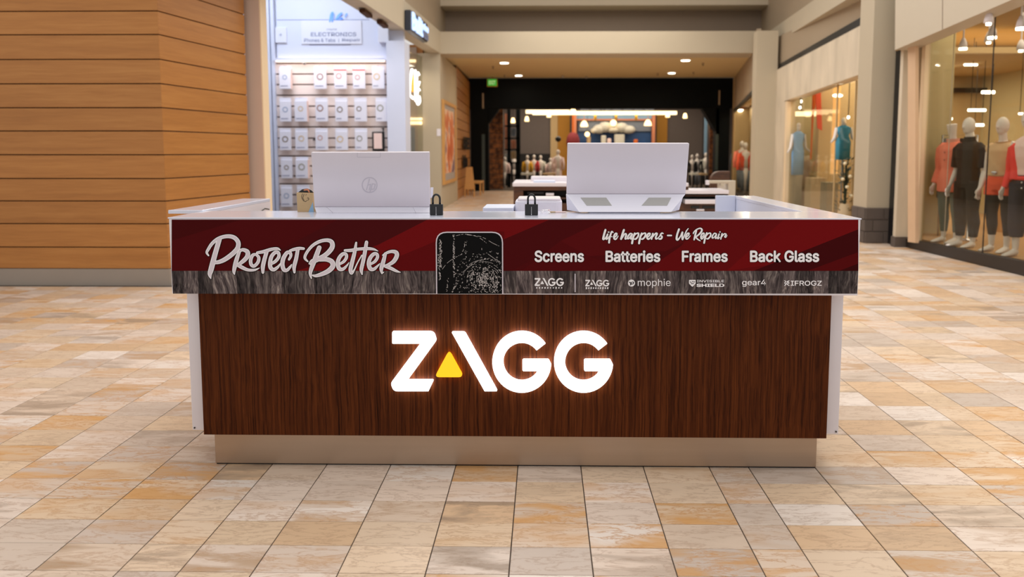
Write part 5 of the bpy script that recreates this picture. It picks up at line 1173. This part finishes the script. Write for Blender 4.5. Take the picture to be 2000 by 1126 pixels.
for i, (px, py) in enumerate(((1881,92),(1938,70),(1994,52),(1931,43),(1931,80),(1994,96))):
    Y = (11.8,10.8,10.0,10.2,11.6,11.4)[i]; q = onY(px, py, Y)
    t = thing('ceiling_spot', (q.x, Y, q.z-.03), 'small ceiling spotlight in the right clothes shop, %s' % ('nearest to the olive wall', 'beside the glass joint', 'at the right edge, upper', 'topmost by the glass joint', 'lower by the glass joint', 'at the right edge, lower')[i], 'spotlight', 'ceiling spots in the right clothes shop')
    obj('lens', MB().tube([(0,0,-.01),(0,0,.02)], .055 if i < 3 else .03, 12), M['lamp'], t, local=True)
    obj('can', MB().tube([(0,0,.02),(0,0,.10),(0,0,.16)], [.06,.045,.02], 12), M['white'], t, local=True, smooth=True)
    if 3.5-q.z > .15: obj('stem', MB().tube([(0,0,.15),(0,0,3.5-q.z+.03)], .012, 6), M['white'], t, local=True)

# ---------------------------------------------------------------- mannequins
def remesh(mb, m, name, parent, vox=.012, smooth_it=4):
    me = bpy.data.meshes.new('t'); me.from_pydata(mb.v, [], mb.f); b = bmesh.new(); b.from_mesh(me); bmesh.ops.recalc_face_normals(b, faces=b.faces); b.to_mesh(me); b.free()
    o = bpy.data.objects.new('t', me); sc.collection.objects.link(o)
    r = o.modifiers.new('r', 'REMESH'); r.mode = 'VOXEL'; r.voxel_size = vox
    s = o.modifiers.new('s', 'SMOOTH'); s.iterations = smooth_it; s.factor = .5
    me2 = bpy.data.meshes.new_from_object(o.evaluated_get(bpy.context.evaluated_depsgraph_get())); bpy.data.objects.remove(o)
    return obj(name, me2, m, parent, local=True, smooth=True)
def hand(mb, wr, d, side, sc_=1.0):
    """five-fingered relaxed hand hanging from wrist WR along direction D; thumb towards the front"""
    d = Vector(d).normalized(); f = Vector((0, -1, 0)); f = (f-d*f.dot(d)).normalized(); s = Vector((side, 0, 0)); s = (s-d*s.dot(d)).normalized(); wr = Vector(wr)
    mb.tube([wr-d*.02, wr+d*.03, wr+d*.085], [(.024,.019),(.040,.018),(.040,.015)], 10, ref=f)
    for i, (o, ln) in enumerate(((.031,.072),(.011,.082),(-.010,.076),(-.030,.060))):
        b = wr+d*.075+f*o; c = -s*.012
        mb.tube([b, b+d*ln*.45+f*o*.12, b+d*ln*.8+c*.8, b+d*ln+c*1.9], [.0095,.0092,.0085,.006], 8, ref=f)
    b = wr+d*.025+f*.026; mb.tube([b, b+d*.03+f*.022, b+d*.062+f*.026-s*.008], [.013,.011,.008], 8, ref=s)
def legs(L, R):
    return L, R
def mannequin(name_label, x, y, rz, hs, head=True, bent=False, cut=False, turn=0):
    t = thing('mannequin', (x, y, .15), name_label, 'mannequin', 'mannequins in the right shop window', rz=rz)
    b = MB(); fr = (0, -1, 0)
    for s in (-1, 1):
        if bent and s == 1:
            pth = [(s*.10,0,.93),(s*.12,-.05,.72),(s*.12,-.06,.52),(s*.12,.13,.38),(s*.12,.30,.22)]; rd = [.09,.08,.058,.055,.036]
            b.tube(pth, rd, 12, ref=(1, 0, 0)); b.tube([(s*.12,.31,.24),(s*.12,.33,.12),(s*.12,.27,.03),(s*.12,.20,.012)], [(.034,.038),(.036,.034),(.040,.022),(.03,.012)], 10, ref=(1, 0, 0))
        else:
            b.tube([(s*.095,0,.93),(s*.11,-.005,.72),(s*.11,-.01,.52),(s*.115,.02,.36),(s*.11,.02,.09)], [.092,.082,.058,.057,.036], 12)
            b.tube([(s*.11,.045,.045),(s*.112,0,.05),(s*.118,-.08,.035),(s*.125,-.15,.022),(s*.13,-.19,.016)], [(.034,.040),(.040,.045),(.046,.030),(.044,.018),(.03,.010)], 12, ref=(1, 0, 0))
    b.tube([(0,.01,.86),(0,.01,.96),(0,0,1.08),(0,-.01,1.24),(0,-.01,1.36),(0,0,1.44),(0,0,1.49)], [(.12,.09),(.165,.115),(.125,.09),(.15,.115),(.175,.115),(.15,.085),(.07,.06)], 20, ref=(1, 0, 0))
    b.tube([(0,0,1.44),(0,-.01,1.52),(0,-.025,1.60)], [.062,.054,.050], 14)
    if head:
        c = Vector((0, -.035, 1.70)); b.ball(c, .076, .092, .118, 20, 14).ball(c+Vector((0,-.02,-.055)), .058, .062, .065, 14, 8)
        b.tube([c+Vector((0,-.085,.01)), c+Vector((0,-.103,-.025)), c+Vector((0,-.088,-.035))], [.008,.013,.010], 8)
    elif cut: b.tube([(0,-.02,1.58),(0,-.035,1.66),(0,-.045,1.74)], [.052,.062,.072], 16)
    for s in (-1, 1):
        b.tube([(s*.165,0,1.42),(s*.20,0,1.33),(s*.225,.01,1.20),(s*.24,.02,1.08),(s*.25,-.02,.96),(s*.26,-.06,.85)], [.052,.050,.042,.036,.033,.023], 12)
        hand(b, (s*.26,-.065,.845), (s*.05,-.25,-1), s)
    for i, v in enumerate(b.v): b.v[i] = (v[0]*hs, v[1]*hs, v[2]*hs)
    remesh(b, M['skin'], 'body', t, .0075, 3)
    return t
def garment(t, name, tubes, m, hs, vox=.012, label=None):
    b = MB()
    for pth, rd, n, ref in tubes: b.tube([tuple(c*hs for c in p) for p in pth], [tuple(c*hs for c in r) if isinstance(r, tuple) else r*hs for r in rd], n, ref=ref)
    o = remesh(b, m, name, t, vox, 3)
    if label: o['label'] = label
    return o
XR_ = (1, 0, 0)
def top_t(hem, hw, sleeve, g=0.0, loose=1.0):
    T = [([(0,.01,hem),(0,.005,(hem+1.08)/2),(0,0,1.10),(0,-.01,1.24),(0,-.01,1.36),(0,0,1.435),(0,-.005,1.49)], [(hw,hw*.72),((.200 if hem < .9 else .165)*loose,(.15 if hem < .9 else .125)*loose),(.150*loose,.118*loose),(.172*loose,.138),(.192+g,.135),(.17+g,.105),(.085,.075)], 24, XR_)]
    full = [((.120,0,1.41),.078),((.19,0,1.36),.078),((.222,.008,1.22),.064),((.24,.02,1.08),.050),((.25,-.02,.96),.046),((.257,-.05,.875),.040)]
    for s in (-1, 1):
        k = full[:sleeve]+([((.236,.015,1.12),.066)] if sleeve == 3 else []); T.append(([(s*p[0], p[1], p[2]) for p, r in k], [r+g for p, r in k], 14, None))
    return T
def trouser_t(hem, w=.0, bent=False):
    T = [([(0,.01,.84),(0,.01,.90),(0,.008,.97),(0,0,1.07)], [(.15,.11),(.185,.135),(.178,.13),(.142,.108)], 20, XR_)]
    for s in (-1, 1):
        if bent and s == 1: T.append(([(s*.098,0,.92),(s*.12,-.05,.72),(s*.12,-.065,.52),(s*.12,.13,.38),(s*.12,.21,.30)], [.105,.098,.082,.085,.082], 14, XR_))
        else: T.append(([(s*.098,0,.92),(s*.11,-.005,.72),(s*.11,-.01,.52),(s*.115,.02,.36),(s*.11,.02,hem)], [.108,.096,.074+w*.5,.070+w,.048+w], 14, None))
    return T
def shop_pos(px, py):          # stand on the display floor (z = .15)
    return onZ(px, py, .15)
q = shop_pos(1852, 474); h1 = 1.0
m1 = mannequin('headless mannequin in a long peach shirt and grey-green jeans, leftmost in the right shop window', q.x, q.y, radians(-70), h1, head=False, cut=True)
garment(m1, 'peach_shirt', top_t(.76, .225, 6, .012, 1.08), M['peach'], h1, label='long peach button shirt')
garment(m1, 'jeans', trouser_t(.16), M['jeans'], h1)
obj('shirt_collar', MB().tube([(0,-.005,1.47*h1),(0,-.01,1.53*h1)], [(.085,.078),(.095,.085)], 18, cap=False, ref=XR_), M['peach_l'], m1, local=True, smooth=True)
for z in (1.33, 1.22): obj('button', MB().ball((0,-.155*h1,z*h1), .009, .005, .009, 8, 5), M['darkbase'], m1, local=True)
q = shop_pos(1884, 482); h2 = 1.0
m2 = mannequin('white mannequin in a black short-sleeved polo and black trousers in the right shop window', q.x, q.y, radians(-72), h2)
garment(m2, 'black_polo', top_t(.92, .185, 3, .006, 1.06), M['blackcloth'], h2, label='black short-sleeved polo')
garment(m2, 'black_trousers', trouser_t(.15, .012), M['blackpants'], h2)
obj('turned_collar', MB().tube([(0,-.005,1.46*h2),(0,-.01,1.55*h2)], [(.090,.082),(.075,.07)], 18, cap=False, ref=XR_), M['blackcloth'], m2, local=True, smooth=True)
q = shop_pos(1948, 492); h3 = .99
m3 = mannequin('white mannequin in beige blouse, coral shorts and black leggings in the right shop window', q.x, q.y, radians(-66), h3)
garment(m3, 'beige_blouse', top_t(1.05, .172, 2, .012, 1.2), M['beigecloth'], h3, label='beige blouse knotted at the waist')
garment(m3, 'leggings', trouser_t(.22), M['legging'], h3)
garment(m3, 'coral_shorts', [([(0,.01,.84),(0,.01,.92),(0,.008,1.0),(0,0,1.09)], [(.165,.125),(.198,.148),(.188,.142),(.156,.122)], 20, XR_)]+[([(s*.10,0,.95),(s*.112,-.003,.86),(s*.114,-.005,.77)], [.115,.113,.112], 16, None) for s in (-1, 1)], M['coral'], h3, label='coral shorts')
obj('blouse_collar', MB().tube([(0,-.005,1.455*h3),(0,-.012,1.50*h3)], [(.088,.08),(.10,.09)], 18, cap=False, ref=XR_), M['beigecloth'], m3, local=True, smooth=True)
obj('belt_buckle', MB().ball((0,-.150*h3,1.06*h3), .03, .012, .016, 10, 6).ball((0,-.155*h3,1.08*h3), .05, .02, .018, 10, 6), M['chrome'], m3, local=True, smooth=True)
q = shop_pos(1997, 502); h4 = 1.03
m4 = mannequin('white mannequin in coral cardigan, white top and navy trousers, rightmost in the window', q.x, q.y, radians(-64), h4, bent=True)
garment(m4, 'white_top', top_t(1.0, .155, 1, -.004, 1.0), M['whitecloth'], h4)
garment(m4, 'navy_trousers', trouser_t(.24, .03, bent=True), M['navy'], h4)
b = MB()
for s in (-1, 1):
    b.tube([(s*.10,.0,.99),(s*.105,.0,1.12),(s*.115,0,1.28),(s*.12,0,1.40),(s*.07,.01,1.475)], [(.085,.155),(.075,.14),(.082,.152),(.08,.13),(.05,.085)], 16, ref=XR_)
    b.tube([(s*.12,0,1.41),(s*.19,0,1.36),(s*.222,.008,1.22),(s*.24,.02,1.08),(s*.25,-.02,.96),(s*.257,-.05,.875)], [.082,.08,.066,.056,.05,.042], 14)
b.tube([(0,.06,1.0),(0,.055,1.25),(0,.05,1.44)], [(.16,.09),(.17,.10),(.14,.07)], 16, ref=XR_)
remesh(b, M['coralr'], 'coral_cardigan', m4, .012, 3)['label'] = 'coral red open cardigan'
obj('coral_necklace', MB().tube([(cos(a)*.085, -.05+sin(a)*.09, 1.44-.05*(1-sin(a))*.5) for a in [2*pi*k/20 for k in range(21)]], .010, 8), M['orangecloth'], m4, local=True, smooth=True)
obj('waistband_tie', MB().tube([(0,0,.985),(0,0,1.035)], [(.165,.13),(.16,.127)], 20, ref=XR_), M['coralr'], m4, local=True, smooth=True)
for z in (.955, .885): obj('button', MB().ball((.03,-.148,z), .013, .006, .013, 10, 6), M['chrome'], m4, local=True, smooth=True)
# stock behind the mannequins
rk = thing('clothes_rack', (6.55, 12.75, .15), 'clothes rack with dark garments behind the headless mannequin', 'clothes rack')
obj('rail', MB().tube([(6.3,12.75,.15),(6.3,12.75,1.75),(6.85,12.75,1.75),(6.85,12.75,.15)], .015, 8), M['chrome'], rk, smooth=True)
for k in range(4):
    obj('garment', MB().tube([(6.36+k*.12,12.75,.75),(6.36+k*.12,12.75,1.3),(6.36+k*.12,12.75,1.6),(6.36+k*.12,12.75,1.7)], [(.04,.22),(.045,.22),(.04,.20),(.015,.05)], 12, ref=XR_), M[('greycloth','plinth_g','darkcloth','darkcloth')[k]], rk, smooth=True)
bst = thing('bust_form', (6.42, 12.1, .15), 'small white bust form behind the headless mannequin', 'bust')
obj('stand', MB().tube([(0,0,0),(0,0,.02),(0,0,.03),(0,0,1.35)], [.14,.14,.015,.015], 12), M['chrome'], bst, local=True, smooth=True)
obj('bust', MB().tube([(0,0,1.3),(0,0,1.42),(0,0,1.52),(0,0,1.64)], [.03,.045,.05,.02], 12), M['skin'], bst, local=True, smooth=True)
sh = thing('merchandise_shelf', (8.2, 13.4, .15), 'low shelf with red and orange boxes behind the beige-bloused mannequin', 'shelf')
obj('shelf_frame', MB().box(7.6,8.9,13.3,13.7,.15,.2).box(7.6,8.9,13.3,13.7,.75,.8).box(7.6,8.9,13.3,13.7,1.35,1.4).box(7.6,7.65,13.3,13.7,.2,1.4).box(8.85,8.9,13.3,13.7,.2,1.4), M['framewood'], sh, kind='stuff')
for k in range(8): obj('box', MB().box(7.7+.29*(k % 4), 7.92+.29*(k % 4), 13.32, 13.6, .2+.6*(k//4), .5+.6*(k//4)+.08*(k % 3)), M[('red','orangecloth','peach','red','card','red','coral','whitecloth')[k]], sh)
fi = mannequin_far = thing('dress_form', (8.1, 12.6, .15), 'dressed form in pale floral cloth behind the beige-bloused and cardigan mannequins', 'mannequin')
obj('stand', MB().tube([(0,0,0),(0,0,.02),(0,0,.03),(0,0,.9)], [.15,.15,.018,.018], 12), M['chrome'], fi, local=True)
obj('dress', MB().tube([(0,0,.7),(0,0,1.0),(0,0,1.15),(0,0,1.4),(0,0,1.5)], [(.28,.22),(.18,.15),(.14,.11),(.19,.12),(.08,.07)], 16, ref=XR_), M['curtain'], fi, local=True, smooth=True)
obj('head', MB().ball((0,0,1.72), .09, .10, .13, 14, 9).tube([(0,0,1.48),(0,0,1.62)], .05, 10), M['skin'], fi, local=True, smooth=True)

# ---------------------------------------------------------------- middle right shop contents
def plin(x0, x1, y, Y, m, label):
    a, b = onY(x0, y, Y), onY(x1, y, Y)
    return obj('display_plinth', MB().box(max(a.x, X2+.14), max(b.x, X2+.3), Y, Y+.4, 0, a.z), M[m], label=label, category='plinth', group='plinths in the middle right shop', bevel=.01)
plin(1545.5, 1564, 342, 17.8, 'plinth_g', 'grey plinth under the light blue dress in the middle right shop')
plin(1565.5, 1583, 313, 18.2, 'plinth', 'tall tan plinth right of the light blue dress')
plin(1584, 1614.5, 347, 17.2, 'plinth', 'wide pale plinth in the middle of the middle right shop window')
plin(1615.5, 1638, 356, 16.4, 'plinth_g', 'grey plinth left of the flower arrangement')
def form(px, y0, y1, Y, m, label, base):
    q = onY(px, y1, Y); h = zz(y0, Y)-q.z
    t = thing('dress_form', (q.x, Y, base), label, 'dress form'); zb = q.z-base
    obj('dress', MB().tube([(0,0,zb),(0,0,zb+h*.45),(0,0,zb+h*.62),(0,0,zb+h*.82),(0,0,zb+h*.88)], [(.13,.12),(.14,.11),(.10,.09),(.14,.09),(.05,.05)], 14, ref=XR_), m, t, local=True, smooth=True)
    obj('neck', MB().tube([(0,0,zb+h*.86),(0,0,zb+h)], [.045,.04], 10).ball((0,0,zb+h), .05, .05, .06, 10, 6), M['skin'], t, local=True, smooth=True)
    for s in (-1, 1): obj('arm', MB().tube([(s*.13,0,zb+h*.82),(s*.17,0,zb+h*.55),(s*.26,-.1,zb+h*.45)], [.035,.03,.018], 8), M['skin'], t, local=True, smooth=True)
    if zb > .05: obj('stand', MB().tube([(0,0,0),(0,0,zb)], .02, 8), M['chrome'], t, local=True)
    return t
form(1557, 245, 341, 17.95, M['bluecloth'], 'dress form in a light blue dress on a grey plinth', zz(342, 17.8))
form(1645.5, 236, 312, 15.2, M['tealcloth'], 'dress form in a teal dress at the right end of the middle right shop window', 0)
a = onY(1622, 340, 17.0); b = onY(1640, 232, 17.0)
cu = MB()
n = 14; xs = [a.x+(b.x-a.x)*k/n for k in range(n+1)]; pts = [(x, 17.0+.03*(k % 2)) for k, x in enumerate(xs)]+[(x, 17.06+.03*(k % 2)) for k, x in reversed(list(enumerate(xs)))]
obj('hanging_curtain', cu.prism([(x, y, a.z) for x, y in pts], (0, 0, 3.1-a.z)), M['curtain'], label='cream curtain panel with a glow put into its cloth in the middle right shop', category='curtain')
a = onY(1583, 311, 17.6); b = onY(1588, 228, 17.6)
obj('orange_scarf', MB().prism([(a.x,17.6,a.z),(b.x,17.6,a.z),(b.x+.02,17.6,b.z),(b.x+.12,17.6,3.1),(a.x,17.6,3.1)], (0,.04,0)), M['orangecloth'], label='long orange scarf hanging in the middle right shop', category='scarf', bevel=.01)
a = onY(1597, 250, 17.4); obj('coral_scarf', MB().prism([(a.x,17.4,a.z),(a.x+.1,17.4,a.z-.05),(a.x+.02,17.4,3.1),(a.x-.1,17.4,3.1)], (0,.04,0)), M['coral'], label='short coral scarf hanging right of the long orange one', category='scarf')
a, b = onY(1556, 222, 17.9), onY(1658, 221, 17.9)
t = thing('light_bar', ((a.x+b.x)/2, 17.9, a.z-.05), 'bright light bar across the middle right shop window', 'lamp'); obj('tube', MB().box(a.x, b.x, 17.9, 18.0, a.z-.05, a.z+.05), M['lampbar'], t)
for k in (.1, .5, .9): obj('cable', MB().box(a.x+(b.x-a.x)*k-.01, a.x+(b.x-a.x)*k+.01, 17.94, 17.96, a.z+.05, 3.1), M['darkbase'], t)
for i, (px, py, wd) in enumerate(((1562.5, 209, 4), (1565, 197, 3), (1636, 185.5, 20), (1657, 228, 4))):
    ys = 17.6 if i < 2 else 16.5; a = onY(px, py, ys); w_ = wd/2*ys/F
    t = thing('ceiling_spot', (a.x, ys, a.z-.03), 'small lamp in the middle right shop, %s' % ('left, lower', 'left, upper', 'wide one near the top right', 'by the teal dress')[i], 'spotlight', 'lamps in the middle right shop')
    obj('lens', MB().ball((0,0,.02), w_, .05, .035, 10, 6), M['lamp'], t, local=True, smooth=True); obj('stem', MB().tube([(0,0,.05),(0,0,3.1-a.z+.03)], .01, 6), M['darkbase'], t, local=True)
# flower arrangement
fa = thing('flower_arrangement', (onY(1650, 400, 14.4).x, 14.4, 0), 'tall dark green arrangement with cream flowers in front of the beige column', 'plant')
obj('vase', MB().tube([(0,0,0),(0,0,.3),(0,0,.55)], [.10,.14,.08], 14), M['plinth'], fa, local=True, smooth=True)
rf = random.Random(9); mb = MB()
for k in range(150):
    z = rf.uniform(.4, 1.35); a = rf.uniform(0, 2*pi); r = rf.uniform(.02, .15); c = Vector((cos(a)*r, sin(a)*r, z)); d = Vector((cos(a), sin(a), rf.uniform(.2, 1))).normalized()*rf.uniform(.06, .12); s = d.cross(Vector((0,0,1))).normalized()*.022
    mb.add([c, c+d*.5+s, c+d, c+d*.5-s], [(0,1,2,3)])
obj('leaves', mb, M['leafdark'], fa, local=True, kind='stuff')
obj('stems', MB().tube([(0,0,.5),(0,0,1.3)], .02, 6).tube([(0,0,.5),(.05,.02,1.2)], .012, 6).tube([(0,0,.5),(-.06,0,1.25)], .012, 6), M['leafdark'], fa, local=True, kind='stuff')
for x, y, z in ((-.06,-.1,1.28),(.03,-.12,1.05),(-.02,-.13,.86),(.07,-.1,.70),(-.09,-.1,1.0)): obj('flower', MB().ball((x,y,z), .035, .03, .03, 8, 5), M['flower'], fa, local=True, smooth=True)
# column between corridor and stone shop, narrow shop window beyond
struct('column_4', MB().box(4.98, X2+.02, 19.0, 19.35, 0, 4.3), M['beige'], 'beige column between the corridor and the stone-headed shop', 'column', local=True)
Wn, Wf = Vector((5.06, 19.36, 0)), Vector((onY(1431, 300, 30).x, 30.0, 0)); Wd = Wf-Wn; wn = Vector((Wd.y, -Wd.x, 0)).normalized()
def onW(px, py, off=0):
    d = ray(px, py); o = Vector((0,0,H)); t = (Wn+wn*off-o).dot(wn)/d.dot(wn); return o+d*t
def wq(z0, z1, off=0, th=.1, t0=0., t1=1.): p, q = Wn+Wd*t0+wn*off, Wn+Wd*t1+wn*off; return MB().prism([p+Vector((0,0,z0)), q+Vector((0,0,z0)), q+Vector((0,0,z1)), p+Vector((0,0,z1))], wn*th)
struct('wall_17', wq(3.02, 4.4), M['beige_d'], 'tan wall above the narrow shop window right of the corridor', local=True)
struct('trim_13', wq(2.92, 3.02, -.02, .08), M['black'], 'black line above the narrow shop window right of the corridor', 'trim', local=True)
struct('window_4', wq(.1, 2.92, .03, .01, .06, .97), M['glass_ar'], 'narrow slanting shop window right of the corridor', 'window', local=True)
struct('trim_14', wq(0, 2.92, 0, .15, 0, .06), M['beige'], 'near jamb of the narrow shop window', 'jamb', local=True)
struct('trim_15', wq(0, .1, 0, .55), M['darkbase'], 'low sill of the narrow shop window', 'trim', local=True)
struct('wall_18', wq(0, 3.3, .55, .1), M['tan'], 'tan inner wall behind the narrow shop window', local=True)
struct('wall_19', MB().box(Wf.x-.05, Wf.x+.7, 29.7, 29.95, 0, 4.2), M['tan'], 'end wall inside the narrow shop', local=True)
struct('ceiling_5', wq(3.1, 3.2, .1, .45), M['tan'], 'ceiling inside the narrow shop', 'ceiling', local=True)
for i, (px, y0, y1, c) in enumerate(((1441, 282, 362, ('greycloth','darkcloth')), (1449, 275, 366, ('peach','greycloth')), (1456, 278, 366, ('coral','greycloth')))):
    q = onW(px, 300, .22); t = mini(px, y1, y0, q.y, c, 'mannequin in the narrow shop window, %s' % ('farthest, in dark grey', 'middle, in pale peach', 'nearest, in coral')[i], grp='mannequins in the narrow shop window')
q = onW(1446, 211, .22); t = thing('dome_pendant', (q.x, q.y, q.z-.05), 'copper-topped pendant lamp in the narrow shop window', 'pendant lamp')
obj('shade', MB().tube([(0,0,.0),(0,0,.08),(0,0,.2),(0,0,.32)], [.16,.14,.08,.03], 14), M['copper'], t, local=True, smooth=True); obj('bulb', MB().ball((0,0,0), .11, .11, .09, 10, 6), M['lamp'], t, local=True, smooth=True)
obj('cord', MB().tube([(0,0,.3),(0,0,3.1-q.z)], .012, 5), M['darkbase'], t, local=True)

# ---------------------------------------------------------------- second kiosk in the middle of the mall
YQ = 9.4
k2 = thing('wood_kiosk', (onY(1215, 380, YQ).x, YQ, 0), 'brown wooden kiosk with white worktops standing behind the main counter', 'kiosk')
def kb(name, x0, y0, x1, y1, Y, d, m, ground=False, **k):
    a = onY(x0, y1, Y); b = onY(x1, y0, Y); return obj(name, MB().box(a.x, b.x, Y, Y+d, 0 if ground else a.z, b.z), M[m], k2, bevel=.006, **k)
kb('worktop', 1001, 356.5, 1107, 364, YQ-.03, 1.0, 'white')
kb('front_panel', 1003, 364, 1115, 372, YQ, .9, 'kiosk_brown')
kb('side_panel', 1003, 372, 1022, 420, YQ, .9, 'kiosk_brown', ground=True)
kb('shelf_back', 1022, 372, 1425, 420, YQ+.45, .03, 'darkbase', ground=True)
kb('shelf', 1022, 386, 1115, 388.5, YQ, .45, 'kiosk_brown')
kb('front_panel', 1022, 397, 1425, 425, YQ, .45, 'kiosk_brown', ground=True)
kb('upper_shelf', 1037, 345, 1108, 356.5, YQ+.35, .4, 'white')
kb('papers', 1042, 353, 1085, 358, YQ, .3, 'blue_white')
kb('worktop', 1107, 357, 1345, 364, YQ-.03, 1.0, 'white')
kb('front_panel', 1115, 364, 1345, 372, YQ, .9, 'kiosk_brown')
kb('worktop', 1338, 371, 1424, 378.5, YQ-.03, .5, 'white')
kb('lower_shelf', 1338, 381, 1424, 383, YQ, .45, 'kiosk_brown')
kb('white_band', 1338, 389.5, 1426, 398, YQ-.05, .3, 'white')
kb('end_panel', 1421, 356, 1437, 425, YQ, .6, 'wallpanel', ground=True)
kb('top_rail', 1384, 352.5, 1437, 358, YQ, .1, 'wallpanel')
kb('rail_post', 1408, 358, 1414, 364, YQ, .1, 'wallpanel')
kb('rail_knob', 1380, 352, 1386, 361, YQ, .08, 'white')
for x in (1403, 1404): pass
for i, (x0, x1, y0, y1, m_) in enumerate(((1066,1082,377,382,'white'),(1030,1062,375,379,'darkcloth'),(1360,1376,408,412,'white'),(1350,1366,402,407,'black'),(1372,1402,402,407,'black'))):
    kb('stored_item', x0, y0, x1, y1, YQ-.012, .2, m_)
ch = thing('booth_seat', (onY(1406, 372, 10.6).x, 10.6, 0), 'dark brown rounded booth back behind the right end of the wooden kiosk', 'seat')
a, b = onY(1388, 380, 10.6), onY(1426, 334, 10.6)
obj('seat_back', MB().prism([(x, 10.6, z) for x, z in rrect(a.x, b.x, .5, b.z, [.01, .01, .12, .01])], (0, .12, 0)), M['kiosk_brown'], ch, bevel=.01)
obj('seat_base', MB().box(a.x, b.x, 10.5, 11.0, 0, .5), M['kiosk_brown'], ch)
